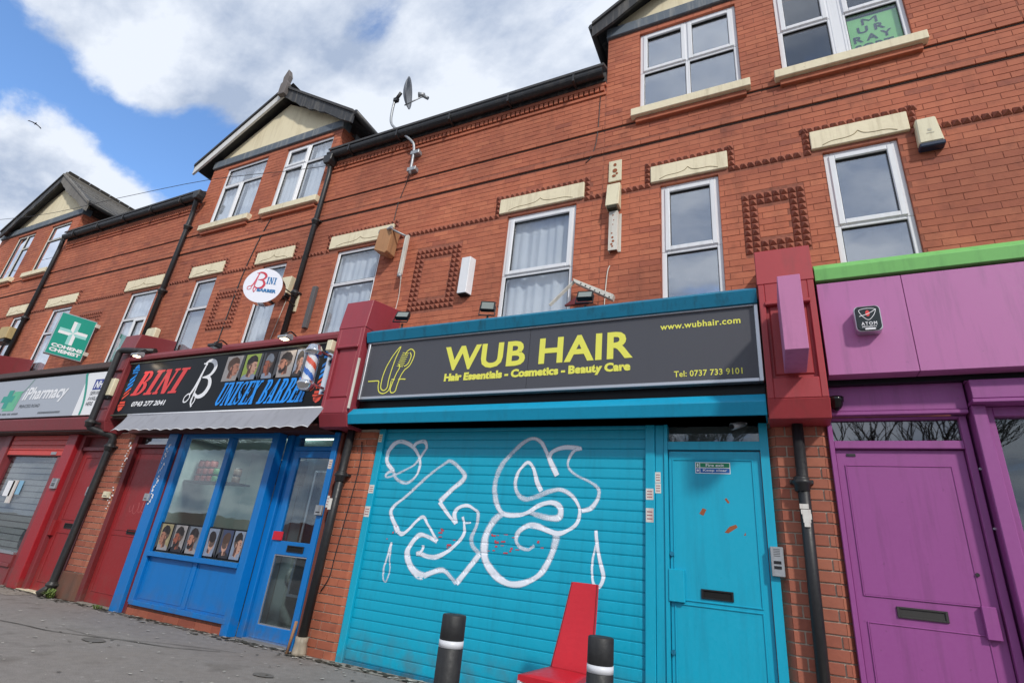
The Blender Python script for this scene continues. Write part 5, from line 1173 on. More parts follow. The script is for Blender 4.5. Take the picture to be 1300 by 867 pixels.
mb = MB(); text(mb, 'iPharmacy', pl, -12.24, -10.80, 2.85, 3.16, .03, shear=.25, w=.003); obj('lettering', mb, white, PS, fix=False)
dg_ = flat('dark grey print', (84, 90, 98), .6)
mb = MB(); text(mb, 'PRINCESS ROAD', pl, -12.2, -11.5, 2.775, 2.835, .01, w=.002); [mb.plate([[(u, 2.65), (u + .022, 2.65), (u + .028, 2.685), (u + .006, 2.685)]], pl, .002) for u in [-11.45 + .038 * i for i in range(19)] + [-12.85 + .038 * i for i in range(19) if i not in (3, 8, 12)]]; obj('small_print', mb, dg_, PS, fix=False)
mb = MB().plate([[(-10.02, 3.02), (-9.66, 3.02), (-9.66, 3.20), (-10.02, 3.20)]], pl, .002); nb = obj('blue_block', mb, navy, PS, fix=False)
mb = MB(); text(mb, 'NHS', pl, -9.99, -9.70, 3.045, 3.175, .04, shear=.2, w=.003); obj('lettering', mb, white, PS, fix=False, label='white NHS letters')
mb = MB(); [text(mb, t, pl, -10.03, -10.03 + w_, z, z + .065, .01, w=.003) for t, z, w_ in (('SERVICES', 2.93, .38), ('AVAILABLE', 2.84, .40), ('HERE', 2.75, .19))]; obj('small_print', mb, dg_, PS, fix=False)
# green cross projecting sign
CS = empty('projecting_sign', (-12.05, -.05, 4.26), 'green COHENS CHEMIST sign with white cross projecting from the brick wall', 'sign')
pl = turned((-12.056, -.05, 4.263), 73)
def tbox(mb, pl, u0, u1, v0, v1, w0, w1): return mb.add([pl(u, v, w) for u in (u0, u1) for w in (w0, w1) for v in (v0, v1)], [(0, 1, 3, 2), (4, 6, 7, 5), (0, 4, 5, 1), (2, 3, 7, 6), (0, 2, 6, 4), (1, 5, 7, 3)])
obj('sign_box', tbox(MB(), pl, -.255, .325, -.425, .43, -.1, 0), alu, CS, bevel=.008)
mb = MB().plate([[(-.238, -.408), (.308, -.408), (.308, .413), (-.238, .413)]], pl, .0015); obj('green_face', mb, greenv, CS, fix=False)
mb = MB(); a, r = .055, .225; cy, cz = .035, .07
for k in range(4):
    c_, s_ = math.cos(k * math.pi / 2), math.sin(k * math.pi / 2); T_ = lambda u, v: (cy + (u * c_ - v * s_) * .98, cz + (u * s_ + v * c_) * 1.05)
    mb.use(white).plate([[T_(0, 0), T_(r, 0), T_(r, a), T_(a, a)]], pl, .003); mb.use(pale_t).plate([[T_(0, 0), T_(a, -a), T_(r, -a), T_(r, 0)]], pl, .003)
obj('white_cross', mb, None, CS, fix=False)
mb = MB(); text(mb, 'COHENS', pl, -.20, .285, -.265, -.195, .05, w=.003); text(mb, 'CHEMIST', pl, -.205, .275, -.355, -.285, .05, w=.003); obj('lettering', mb, white, CS, fix=False)
for z in (3.97, 4.57): mb = MB().box(-12.02, -11.93, .24, YU, z, z + .075); obj('wall_bracket', mb, upvc_old, CS, bevel=.004)
# round barber sign
RS = empty('projecting_sign', (-6.54, -.28, 4.457), 'round white BINI BARBER sign on two thin arms from the wall', 'sign')
pl = turned((-6.538, -.28, 4.457), 28); r = .282; n = 40
rim = MB().add([pl(r * math.cos(i * 2 * math.pi / n), r * math.sin(i * 2 * math.pi / n), -.13 * k) for k in (0, 1) for i in range(n)], [(i, (i + 1) % n, n + (i + 1) % n, n + i) for i in range(n)], True)
rim.add([pl(u, v, -.13) for u, v in ell(0, 0, r, r, n)], [tuple(range(n))]); obj('rim', rim, chrome, RS, fix=False)
mb = MB().plate([ell(0, 0, r, r, n)], pl, 0); obj('white_face', mb, flat('lit white acrylic', (228, 230, 240), .35), RS, fix=False)
mb = MB(); B_scissors(mb, lambda a, b: (-.235 + a * .25, -.13 + b * .35), .030, flat('logo red', (196, 60, 76), .5), flat('logo pink red', (206, 90, 108), .5), pl); obj('scissors_logo', mb, None, RS, fix=False)
mb = MB(); lb_ = flat('logo blue', (20, 110, 170), .5); slab(mb, 'INI', pl, .035, .175, .035, .145, shear=0, w=.0042); text(mb, 'BARBER', pl, -.065, .215, -.105, -.05, .05, w=.004); obj('lettering', mb, lb_, RS, fix=False)
for z in (4.50, 4.36): mb = MB().tube([(-6.33, -.16, z), (-6.47, YU - .01, z + .04)], .009, 6); obj('arm', mb, blk2, RS)
mb = MB().box(-6.53, -6.44, YU - .03, YU, 4.30, 4.62); obj('wall_plate', mb, cream_pl, RS, bevel=.004)
# ------------------------------------------------------------------ drainpipes
def bend(pts, r=.06):
    out = [Vector(pts[0])]
    for i in range(1, len(pts) - 1):
        a, b, c = Vector(pts[i - 1]), Vector(pts[i]), Vector(pts[i + 1]); d1 = (a - b).normalized(); d2 = (c - b).normalized()
        for t in (0, .33, .67, 1):
            p = b + d1 * r; q = b + d2 * r; out.append(p * (1 - t) ** 2 + b * 2 * t * (1 - t) + q * t * t)
    out.append(Vector(pts[-1])); return [tuple(p) for p in out]
def pipe(pts, r, label, collars=(), hopper=None, wall=YU, shoe=None, extra=None):
    P = empty('drainpipe', pts[-1], label, 'drainpipe', 'black rainwater pipes down the terrace')
    obj('pipe', MB().tube(bend(pts), r, 12), blackp, P)
    for (x, y, z) in collars:
        mb = MB().lathe((x, y), [(r + .004, z - .07), (r + .012, z - .065), (r + .012, z - .02), (r + .026, z - .01), (r + .026, z + .012), (r + .014, z + .02), (r + .014, z + .035), (r + .004, z + .045)], 16); obj('collar', mb, blackp, P)
        mb = MB().box(x - r - .04, x + r + .04, y, max(y + .03, min(wall, y + .1)), z - .008, z + .022); obj('bracket', mb, blackp, P, bevel=.004)
    if hopper: x, y, z = hopper; mb = MB().prism([(-.10 + x, z + .14), (x + .10, z + .14), (x + .09, z + .02), (x + .05, z - .05), (x - .05, z - .05), (x - .09, z + .02)], y - .09, y + .06, 'y'); obj('hopper', mb, blackp, P, bevel=.01)
    return P
DP = pipe([(.20, -.065, 2.33), (.185, -.065, .0)], .042, 'black pipe with paper stickers on the orange brick pier', [(.188, -.065, 1.86)], wall=0)
st = MB(); random.seed(2)
for i, (x, z, w, h) in enumerate(((.155, 1.66, .06, .035), (.16, 1.62, .065, .035), (.168, 1.585, .06, .04), (.175, 1.53, .04, .07), (.17, 1.56, .05, .03))): st.box(x, x + w, -.1125 - i * .0006, -.104, z, z + h)
obj('paper_sticker', st, sticker_m, DP, kind='stuff')
D2 = pipe([(-4.44, -.07, 2.32), (-4.50, -.07, .17)], .048, 'black pipe ending in a broken clay pot beside the blue door', [(-4.455, -.07, 1.80)], wall=0)
mb = MB().lathe((-4.50, -.075), [(.075, .0), (.072, .03), (.062, .12), (.066, .17)], 16); obj('clay_pot', mb, paint('dirty salt glaze', (168, 156, 138), .6, .6, (80, 70, 58), .3), D2)
mb = MB().box(-4.50, -4.46, -.125, -.118, 1.42, 1.54); obj('paper_sticker', mb, sticker_m, D2)
mb = MB().tube([(-4.60, -.10, .30), (-4.62, -.12, .0)], .016, 6); obj('loose_batten', mb, wood_w, D2)
D3 = pipe([(-8.75, -.2, 3.62), (-9.36, -.39, 3.61), (-9.36, -.39, 2.34), (-9.21, -.075, 2.28), (-9.32, -.075, .14), (-9.37, -.18, .03)], .050, 'black pipe stepping forward over the pharmacy sign end and down the pier', [(-9.36, -.39, 2.42), (-9.22, -.075, 2.12), (-9.32, -.075, .16)], wall=0)
D4 = pipe([(-6.50, .22, 7.30), (-6.50, .22, 7.12), (-6.50, .255, 6.95), (-6.50, .255, 3.60)], .042, 'black pipe with square hopper to the right of the gabled barber house', [(-6.50, .255, 5.95), (-6.5, .255, 4.6)], hopper=(-6.50, .21, 7.12))
D5 = pipe([(-10.0, .15, 7.22), (-10.13, .24, 6.98), (-10.15, .255, 6.8), (-10.15, .255, 3.60)], .045, 'black pipe with swan neck to the left of the gabled barber house', [(-10.15, .255, 6.6), (-10.15, .255, 5.15)], hopper=(-9.98, .17, 7.2))
D6 = pipe([(-15.1, .2, 7.28), (-15.22, .255, 7.0), (-15.22, .255, 3.6)], .045, 'black pipe beside the far left gabled house', [(-15.22, .255, 5.15)])
# ------------------------------------------------------------------ dish
SD = empty('satellite_dish', (-4.72, .26, 6.5), 'grey satellite dish on a bent pole, seen edge-on above the gutter', 'satellite dish')
mb = MB().tube(smooth2([(-4.70, .255, 6.44), (-4.72, .25, 6.95), (-4.80, .21, 7.12), (-5.12, .18, 7.42), (-5.26, .17, 7.60), (-5.30, .17, 7.85), (-5.30, .17, 8.12)], 4), .022, 8); obj('pole', mb, galv, SD)
for z in (6.53, 6.86): mb = MB().box(-4.76, -4.60, .23, YU, z - .035, z + .035); obj('wall_bracket', mb, galv, SD, bevel=.004)
# bowl: axis pointing south-ish (+X, -Y a little up)
ax = Vector((.90, .42, .06)).normalized(); c0 = Vector((-5.13, .17, 8.22)); u_ = ax.cross(Vector((0, 0, 1))).normalized(); v__ = u_.cross(ax)
mb = MB(); n = 28; vs = []; rr = 6
for j in range(rr + 1):
    q = j / rr
    for i in range(n):
        a = i * 2 * math.pi / n; p = c0 + (u_ * math.cos(a) * .22 + v__ * math.sin(a) * .29) * q + ax * (.09 * q * q); vs.append(tuple(p))
mb.add(vs, [(j * n + i, j * n + (i + 1) % n, (j + 1) * n + (i + 1) % n, (j + 1) * n + i) for j in range(rr) for i in range(n)], True)
o = obj('bowl', mb, paint('grey dish paint', (130, 134, 140), .5, .3), SD, fix=False); sm_ = o.modifiers.new('thickness', 'SOLIDIFY'); sm_.thickness = .008
mb = MB().tube([(-5.30, .17, 8.08), tuple(c0 - ax * .05)], .03, 8).box(-5.31, -5.23, .14, .20, 8.07, 8.14); obj('mount', mb, blackp, SD)
e = c0 + ax * .34 - v__ * .06
mb = MB().tube([tuple(c0 - v__ * .28 + ax * .04), tuple(e)], .012, 6); obj('feed_arm', mb, galv, SD)
mb = MB().tube([tuple(e - ax * .09 + v__ * .02), tuple(e + ax * .02 + v__ * .02)], [.05, .035], 10).tube([tuple(e), tuple(e + ax * .08 - v__ * .05)], .03, 8); obj('receiver', mb, galv, SD)
# ------------------------------------------------------------------ wall fittings
BL = empty('alarm_box', (1.60, YU, 5.3), 'cream bell box with blue base high on the right-hand brick wall', 'alarm')
mb = MB().prism([(1.505, 5.10), (1.515, 5.40), (1.675, 5.40), (1.70, 5.10)], YU - .09, YU - .002, 'y'); obj('cover', mb, cream_pl, BL, bevel=.012)
mb = MB().prism([(1.505, 5.05), (1.502, 5.098), (1.703, 5.098), (1.70, 5.05)], YU - .098, YU - .002, 'y'); obj('strobe', mb, flat('blue black lens', (26, 44, 70), .3), BL, bevel=.01)
mb = MB().plate([[(1.575, 5.20), (1.635, 5.20), (1.635, 5.208), (1.575, 5.208)], [(1.59, 5.23), (1.62, 5.23), (1.62, 5.255), (1.59, 5.255)]], front(YU - .092), .001); obj('faded_print', mb, flat('faded print', (186, 182, 166), .7), BL, fix=False)
WPt = empty('old_bracket_plate', (-1.45, YU, 5.8), 'cream plate with rusted holes, topmost of three fittings above the teal cornice', 'plate')
mb = MB().box(-1.545, -1.385, YU - .025, YU - .002, 5.49, 5.81); obj('plate', mb, cream_pl, WPt, bevel=.004)
for x, z, rx, rz in ((-1.465, 5.74, .02, .022), (-1.465, 5.65, .03, .03), (-1.475, 5.57, .025, .02), (-1.44, 5.60, .015, .015)): obj('rust_hole', MB().prism(ell(x, z, rx, rz, 10), YU - .03, YU - .0255, 'y'), rust, WPt)
mb = MB().prism([(YU, 5.06), (YU - .13, 5.06), (YU - .07, 5.42), (YU, 5.42)], -1.545, -1.385, 'x'); o = obj('junction_cover', mb, cream_pl, None, bevel=.006, label='cream wedge cover between the rusted plate and white channel', cat='cover')
mb = MB().box(-1.52, -1.41, YU - .128, YU - .01, 5.02, 5.058); obj('mossy_base', mb, moss, o)
WC = empty('metal_channel', (-1.45, YU, 4.5), 'white metal channel with bolt holes hanging below the cream cover', 'sign bracket')
mb = MB().box(-1.51, -1.405, YU - .07, YU - .062, 4.47, 5.01).box(-1.51, -1.502, YU - .062, YU - .002, 4.47, 5.01).box(-1.413, -1.405, YU - .062, YU - .002, 4.47, 5.01).box(-1.404, -1.375, YU - .01, YU - .002, 4.47, 5.0); obj('channel', mb, upvc_old, WC, bevel=.002)
mb = MB(); [mb.prism(ell(-1.46 + dx, z, rr, rr, 8), YU - .0725, YU - .0702, 'y') for dx, z, rr in ((0, 4.95, .009), (.01, 4.88, .007), (0, 4.82, .007), (-.01, 4.70, .010), (0, 4.64, .014), (.008, 4.59, .016), (-.01, 4.55, .014), (0, 4.52, .012))]; obj('bolt_hole', mb, rust, WC)
W2 = empty('metal_channel', (-3.4, YU, 4.2), 'clean white box channel right of the diamond brick panel', 'sign bracket')
mb = MB().prism([(-3.47, YU - .002), (-3.47, YU - .10), (-3.34, YU - .10), (-3.31, YU - .002)], 4.17, 4.70, 'z'); obj('channel', mb, upvc, W2, bevel=.003)
mb = MB().prism([(-3.46, YU - .01), (-3.46, YU - .095), (-3.345, YU - .095), (-3.32, YU - .01)], 4.155, 4.169, 'z'); obj('dark_end', mb, dark, W2)
W3 = empty('metal_channel', (-6.05, YU, 4.3), 'dark weathered channel on the brick between pipe and window', 'sign bracket')
mb = MB().box(-6.16, -6.08, YU - .06, YU - .002, 3.98, 4.68); obj('channel', mb, paint('dirty galvanised', (92, 90, 92), .7, .5), W3, bevel=.004)
# fallen sign frame leaning on the cornice
FF = empty('broken_sign_frame', (-1.85, .2, 3.85), 'broken white metal sign frame leaning in a peak on the teal cornice', 'sign frame')
mb = MB().tube([(-2.14, .16, 3.80), (-1.88, .20, 4.09)], .022, 4, smooth=False); obj('left_arm', mb, upvc_old, FF)
mb = MB().prism([(-1.885, 4.115), (-1.86, 4.06), (-1.42, 3.78), (-1.40, 3.84)], .16, .23, 'y'); ra = obj('perforated_arm', mb, upvc_old, FF, bevel=.003)
mb = MB(); [mb.prism(ell(-1.78 + i * .055, 4.03 - i * .036, .008, .008, 8), .156, .1595, 'y') for i in range(7)]; obj('slot', mb, dark, ra)
mb = MB().prism([(-1.98, 3.80), (-1.80, 3.92), (-1.70, 3.80)], .20, .24, 'y'); obj('broken_corner', mb, maroon_d, FF)
# plywood box and swing arm by the barber's big window
PB_ = empty('sign_hanger', (-4.9, .3, 5.2), 'weathered plywood box with a bare white arm, beside the cracked lintel', 'sign bracket')
mb = MB().prism([(-4.93, 5.02), (-4.90, 5.36), (-4.66, 5.36), (-4.68, 4.96), (-4.72, 4.93)], .10, YU - .04, 'y'); obj('plywood_box', mb, wood_w, PB_, bevel=.006)
mb = MB().tube([(-5.00, .25, 5.42), (-4.62, .04, 5.30)], .022, 8); obj('hanging_arm', mb, galv, PB_)
mb = MB().box(-4.47 - .02, -4.43, .20, .24, 4.60, 5.24) ; obj('drop_arm', mb, upvc_old, PB_, bevel=.003)
mb = MB().tube([(-4.70, .10, 5.33), (-4.46, .22, 5.22)], .016, 8); obj('cross_arm', mb, galv, PB_)
mb = MB().lathe((-5.0, .25), [(.02, 5.38), (.045, 5.40), (.045, 5.44), (.02, 5.46)], 12).lathe((-4.46, .22), [(.02, 4.55), (.035, 4.57), (.03, 4.61)], 10); obj('clamp', mb, galv, PB_)
A3 = empty('alarm_box', (-6.68, YU, 4.6), 'cream alarm box behind the round barber sign', 'alarm')
mb = MB().prism([(-6.90, 4.62), (-6.86, 4.92), (-6.64, 4.92), (-6.66, 4.62)], .22, YU - .002, 'y'); obj('cover', mb, cream_pl, A3, bevel=.008)
mb = MB().box(-6.89, -6.67, .21, YU - .002, 4.56, 4.618); obj('strobe', mb, blk2, A3, bevel=.008)
A4 = empty('alarm_box', (-9.95, YU, 4.25), 'round-cornered cream alarm box above the maroon console by the pharmacy', 'alarm')
mb = MB().prism(rrect(-9.93, 4.235, .14, .115, .05), .22, YU - .002, 'y'); obj('cover', mb, cream_pl, A4, bevel=.012)
A5 = empty('alarm_box', (-15.5, .2, 4.65), 'stained yellow alarm box on the far left window reveal', 'alarm')
mb = MB().prism([(-15.85, 4.60), (-15.75, 4.92), (-15.35, 4.90), (-15.32, 4.62)], .12, YU - .002, 'y'); obj('cover', mb, paint('stained yellow plastic', (182, 160, 112), .6, .6, (120, 100, 60), .3), A5, bevel=.01)
mb = MB().box(-15.83, -15.33, .12, YU - .002, 4.53, 4.598); obj('strobe', mb, blk2, A5, bevel=.006)
A6 = empty('alarm_box', (-9.55, -.3, 3.0), 'cream box with black base on the maroon console behind the pipe', 'alarm')
mb = MB().box(-9.36, -9.22, -.37, -.302, 2.86, 3.14); obj('cover', mb, cream_pl, A6, bevel=.008)
mb = MB().box(-9.35, -9.23, -.365, -.302, 2.80, 2.858); obj('strobe', mb, blk2, A6, bevel=.006)
# ------------------------------------------------------------------ lamps
def flood(x, y, z, rz, label, tilt=.5):
    Fl = empty('floodlight', (x, y, z), label, 'floodlight', 'black floodlights on the teal cornice')
    R_ = Matrix.Translation((x, y, z)) @ Matrix.Rotation(rz, 4, 'Z') @ Matrix.Rotation(-tilt, 4, 'X')
    def T(mb): mb.v = [tuple(R_ @ Vector(v)) for v in mb.v]; return mb
    mb = MB(); ring(mb, -.085, .085, -.06, .06, .014, .014, .012, .012, -.03, .0); mb.box(-.082, .082, .0, .03, -.058, .058); b_ = obj('housing', T(mb), blk2, Fl, bevel=.004)
    mb = MB().box(-.071, .071, -.024, -.02, -.048, .048); obj('lens', T(mb), flat('grey lamp glass', (130, 138, 134), .15), Fl)
    mb = MB().box(-.095, -.088, -.005, .01, -.12, .01).box(.088, .095, -.005, .01, -.12, .01).box(-.095, .095, -.005, .01, -.128, -.12); obj('bracket', T(mb), blk2, Fl)
    mb = MB().tube([(x, y + .02, z - .10), (x, y + .02, z - .22)], .012, 6); obj('stem', mb, blk2, Fl)
    return Fl
flood(-4.06, -.02, 3.80, .3, 'black floodlight nearest the maroon console on the teal cornice')
flood(-2.84, -.02, 3.78, .35, 'black floodlight under the curtained window, tipped back', .2)
flood(-1.66, -.02, 3.76, .15, 'black floodlight in front of the broken white frame')
def arm_lamp(x, lit, label):
    A = empty('sign_lamp', (x, -.3, 3.55), label, 'lamp', 'small lamps over the barber sign')
    mb = MB().tube(bend([(x - .05, -.2, 3.56), (x - .05, -.34, 3.60), (x, -.46, 3.50)], .03), .010, 6); obj('arm', mb, blackp, A)
    mb = MB().prism([(-.50, 3.44), (-.50, 3.475), (-.40, 3.52), (-.38, 3.49), (-.38, 3.44)], x - .08, x + .08, 'x'); obj('housing', mb, galv if lit else blackp, A, bevel=.006)
    mb = MB().box(x - .045, x + .045, -.48, -.41, 3.432, 3.439); obj('lens', mb, flat('lit warm lens', (255, 232, 190), .4, emit=5) if lit else alu, A)
    if lit:
        l = bpy.data.lights.new('lamp_glow', 'SPOT'); l.energy = 2.2; l.color = (1, .82, .6); l.spot_size = 2.4; l.shadow_soft_size = .05
        lo = bpy.data.objects.new('lamp_glow', l); C.objects.link(lo); lo.location = (x, -.42, 3.425); lo.rotation_euler = (.35, 0, 0); lo.parent = A; lo.matrix_parent_inverse = Matrix.Translation(-Vector(A.location))
arm_lamp(-8.72, True, 'lit lamp at the left end above the BINI lettering'); arm_lamp(-6.92, False, 'unlit grey lamp above the middle of the barber sign'); arm_lamp(-5.55, True, 'lit lamp above the photos near the barber pole')
# small camera in the teal transom
CT = empty('security_camera', (-.24, .0, 2.33), 'small white bullet camera under the teal cornice beside the pier', 'camera')
mb = MB().tube([(-.20, -.02, 2.345), (-.285, -.10, 2.30)], [.026, .03], 12); obj('body', mb, galv, CT); mb = MB().tube([(-.285, -.10, 2.30), (-.292, -.107, 2.296)], .022, 12); obj('lens', mb, dark, CT); mb = MB().box(-.22, -.17, -.03, .02, 2.345, 2.352); obj('mount', mb, galv, CT)
# ------------------------------------------------------------------ entry phones, stickers
def intercom(x, z, w, h, y, label, btn=2, m=alu):
    I = empty('door_intercom', (x, y, z), label, 'intercom')
    mb = MB().box(x - w / 2, x + w / 2, y - .035, y, z - h / 2, z + h / 2); obj('casing', mb, m, I, bevel=.004)
    mb = MB(); [mb.box(x - w * .28, x + w * .28, y - .038, y - .0352, z - h * .25 + i * h * .17, z - h * .25 + i * h * .17 + h * .1) for i in range(btn)]; obj('button', mb, blk2, I)
    if h > .15: mb = MB(); [mb.box(x - w * .25, x + w * .25, y - .037, y - .0352, z + h * .18 + i * .012, z + h * .18 + i * .012 + .004) for i in range(5)]; obj('grille', mb, roomd, I)
intercom(-.030, 1.275, .09, .21, -.002, 'silver entry phone between the teal door and the brick pier', 2, galv)
intercom(-10.36, 1.53, .16, .16, -.052, 'silver door keypad on the bright red post', 2, galv)
intercom(-9.46, 1.45, .10, .13, .018, 'small steel buzzer on the pharmacy door frame', 1, galv)
intercom(-8.93, 1.42, .15, .09, -.004, 'cream buzzer panel on the pier by the red door', 1, cream_pl)
intercom(-7.88, 1.42, .10, .10, -.047, 'steel buzzer on the blue post', 1, galv)
intercom(-4.70, 1.41, .10, .11, -.022, 'small steel buzzer on the right jamb of the barber door', 1, galv)
def sticker(x, z, w, h, y, label, m=sticker_m, lines=3):
    o = obj('sticker', MB().box(x, x + w, y - .0015, y, z, z + h), m, None, label=label, cat='sticker', group='paper stickers on the shopfront frames')
    mb = MB(); [mb.plate([[(x + w * .15, z + h * (.2 + .25 * i)), (x + w * .85, z + h * (.2 + .25 * i)), (x + w * .85, z + h * (.28 + .25 * i)), (x + w * .15, z + h * (.28 + .25 * i))]], front(y - .0015), .0004) for i in range(lines)]; obj('print', mb, flat('sticker print', (150, 90, 96), .7), o, fix=False)
sticker(-.945, 1.84, .048, .09, .015, 'upper white sticker on the teal post beside the shutter'); sticker(-.945, 1.75, .05, .085, .0145, 'middle white sticker on the teal post beside the shutter')
sticker(-1.022, 1.69, .065, .095, 0, 'white sticker higher on the right shutter rail'); sticker(-1.022, 1.505, .065, .115, 0, 'red printed sticker lower on the right shutter rail')
sticker(-4.08, 1.63, .07, .09, 0, 'white sticker on the left shutter rail above the printed one'); sticker(-4.08, 1.38, .072, .11, 0, 'red printed sticker low on the left shutter rail'); sticker(-4.08, 2.20, .05, .09, 0, 'yellowed sticker at the top of the left shutter rail', stone)
sticker(-4.735, 1.88, .055, .11, -.02, 'white sticker high on the right jamb of the barber door'); sticker(-4.655, 1.45, .035, .13, -.001, 'torn white sticker on the brown strip by the pipe')
random.seed(13); mb = MB()
for i in range(26):
    t = i / 26; z = 2.18 - t * 1.0
    if .45 < t < .62: continue
    x = -8.86 + random.uniform(-.03, .05); w = random.uniform(.02, .05); h = random.uniform(.01, .035)
    mb.add([(x + random.uniform(-.006, .006) + a * w, -.0045 - i * .0002, z + b * h + random.uniform(-.006, .006)) for a, b in ((0, 0), (1, 0), (.9, 1), (.1, 1))], [(0, 1, 2, 3)])
obj('torn_sticker_remains', mb, white, PB, kind='stuff', fix=False)
mb = MB()
for i in range(30):
    t = i / 30; z = 2.15 - t * .85
    x = -7.86 + random.uniform(0, .07); w = random.uniform(.01, .04); h = random.uniform(.01, .04)
    mb.add([(x + random.uniform(-.006, .006) + a * w, -.0465 - i * .0001, z + b * h + random.uniform(-.006, .006)) for a, b in ((0, 0), (1, 0), (.9, 1), (.1, 1))], [(0, 1, 2, 3)])
obj('torn_sticker_remains', mb, white, BN, kind='stuff', fix=False)
# ------------------------------------------------------------------ cables
def cable(pts, r, label, m=blackp, sub=4): return obj('cable', MB().tube(smooth2(pts, sub) if sub else pts, r, 5), m, None, label=label, cat='cable')
yc = YU - .008
cable([(-4.70, .25, 6.46), (-4.80, yc, 6.25), (-4.86, yc, 5.95), (-4.87, yc, 5.66), (-4.9, yc - .03, 5.5)], .007, 'thin dark cable dropping from the satellite dish to the lintel')
cable([(-7.72, yc, 6.40), (-7.86, yc, 5.98), (-8.0, yc, 5.3), (-8.05, yc, 4.6), (-8.08, yc, 3.8)], .010, 'dark cable running down between the barber house windows')
cable([(-4.43, .22, 4.56), (-4.48, yc, 4.3), (-4.50, yc, 4.0)], .006, 'white wire hanging below the bare sign arm', upvc_old)
cable([(-1.50, yc, 4.30), (-1.52, yc - .01, 4.22), (-1.54, yc, 4.0), (-1.55, yc, 3.75)], .007, 'short white wire on the brick below the white channel', upvc_old)
cable([(-6.72, yc, 4.56), (-6.78, yc, 4.2), (-6.84, yc, 3.8)], .006, 'white wire hanging from the cream alarm box', upvc_old)
cable([(-1.70, yc, 7.0), (-1.72, yc, 6.3), (-1.78, yc, 6.0), (-1.86, yc, 5.9)], .006, 'loose black cable at the joint left of the near gabled bay')
cable([(-30, -1.6, 8.6), (-22, -.9, 8.25), (-16, -.3, 7.75), (-12.0, -.3, 7.34), (-9.0, -.3, 7.02), (-7.0, .0, 6.95), (-6.45, .18, 7.05)], .0055, 'overhead telephone wire crossing the gables')
cable([(-4.30, -.02, 2.2), (-4.26, -.02, 1.9), (-4.34, -.02, 1.0), (-4.36, -.02, .75), (-4.44, -.02, .6)], .006, 'thin black cable looping down the pier beside the barber pipe')
o = obj('conduit', MB().box(-4.36, -4.335, -.315, -.29, 2.52, 3.14), upvc_old, None, bevel=.003, label='white conduit strip at the left end of the hair shop sign', cat='conduit')
# ------------------------------------------------------------------ bollards
def bollard(x, y, h, label):
    B = empty('bollard', (x, y, 0), label, 'bollard', 'black bollards on the pavement')
    r = .066
    obj('post', MB().lathe((x, y), [(r + .004, 0), (r + .002, h - .165), (r - .003, h - .16), (r - .003, h - .125), (r + .001, h - .12), (r, h - .006), (r - .005, h)], 32), rubber, B)
    obj('reflective_band', MB().lathe((x, y), [(r + .0015, h - .16), (r + .0015, h - .125)], 32), flat('white band', (214, 216, 222), .4), B)
bollard(-1.67, -1.92, .775, 'left black bollard with white band in front of the shutter'); bollard(-.875, -1.77, .765, 'right black bollard beside the red chair')
# ------------------------------------------------------------------ chair
CH = empty('dining_chair', (-1.36, -.95, 0), 'red leather high-backed chair standing in front of the teal shutter', 'chair')
F4 = [Vector((-1.51, -.79, .44)), Vector((-1.22, -.83, .44)), Vector((-1.19, -1.27, .43)), Vector((-1.56, -1.23, .43))]
n = 6; vs = []
for i in range(n + 1):
    for j in range(n + 1):
        a, b = i / n, j / n; p = F4[0] * (1 - a) * (1 - b) + F4[1] * a * (1 - b) + F4[2] * a * b + F4[3] * (1 - a) * b; vs.append((p.x, p.y, p.z + .012 * math.sin(math.pi * a) * math.sin(math.pi * b)))
m_ = n + 1; top = len(vs); vs += [(x, y, F4[0].z - .045) for x, y, z in vs]
mb = MB().add(vs, [(i * m_ + j, (i + 1) * m_ + j, (i + 1) * m_ + j + 1, i * m_ + j + 1) for i in range(n) for j in range(n)] + [tuple(q + top for q in (i * m_ + j, i * m_ + j + 1, (i + 1) * m_ + j + 1, (i + 1) * m_ + j)) for i in range(n) for j in range(n)], True)
ed = [j for j in range(n)]; 
def rim_(seq): mb.add([], []); [mb.f.append((a, b, b + top, a + top)) or mb.m.append(0) or mb.sm.append(False) for a, b in zip(seq, seq[1:])]
rim_([j for j in range(m_)]); rim_([i * m_ + n for i in range(m_)]); rim_([n * m_ + j for j in range(n, -1, -1)]); rim_([i * m_ for i in range(n, -1, -1)])
obj('seat', mb, redl, CH)
def backsurf(off):
    rows = []
    for k in range(13):
        t = k / 12; z = .43 + t * .555; lean = .02 * math.sin(t * math.pi) + .17 * t ** 1.3; wl = Vector((-1.515, -.775, 0)).lerp(Vector((-1.472, -.775, 0)), t); wr = Vector((-1.215, -.815, 0)).lerp(Vector((-1.262, -.815, 0)), t)
        d = Vector((.135, .99, 0)); rows.append((wl + d * (lean + off), wr + d * (lean + off), z))
    return rows
mb = MB(); a_, b_ = backsurf(0), backsurf(.035); vs = []
for (l, r, z), (l2, r2, z2) in zip(a_, b_): vs += [(l.x, l.y, z), (r.x, r.y, z), (r2.x, r2.y, z), (l2.x, l2.y, z)]
fs = []
for k in range(12): fs += [(4 * k + i, 4 * k + (i + 1) % 4, 4 * k + 4 + (i + 1) % 4, 4 * k + 4 + i) for i in range(4)]
fs += [(0, 3, 2, 1), (48, 49, 50, 51)]; mb.add(vs, fs); o = obj('backrest', mb, redl, CH, bevel=.006)
for p in F4:
    mb = MB().tube([(p.x * .97 - 1.36 * .03, p.y * .97 - 1.02 * .03, .40), (p.x, p.y, 0)], .014, 8); obj('leg', mb, chrome, CH)
mb = MB(); q = [(p.x * .97 - .041, p.y * .97 - .031, .395) for p in F4]; mb.tube(q + [q[0]], .013, 6); obj('seat_frame', mb, chrome, CH)
sm = MB()
for w_ in (0, 1): sm.tube([(q_[w_].x, q_[w_].y - .001, q_[2]) for q_ in a_], .0035, 5)
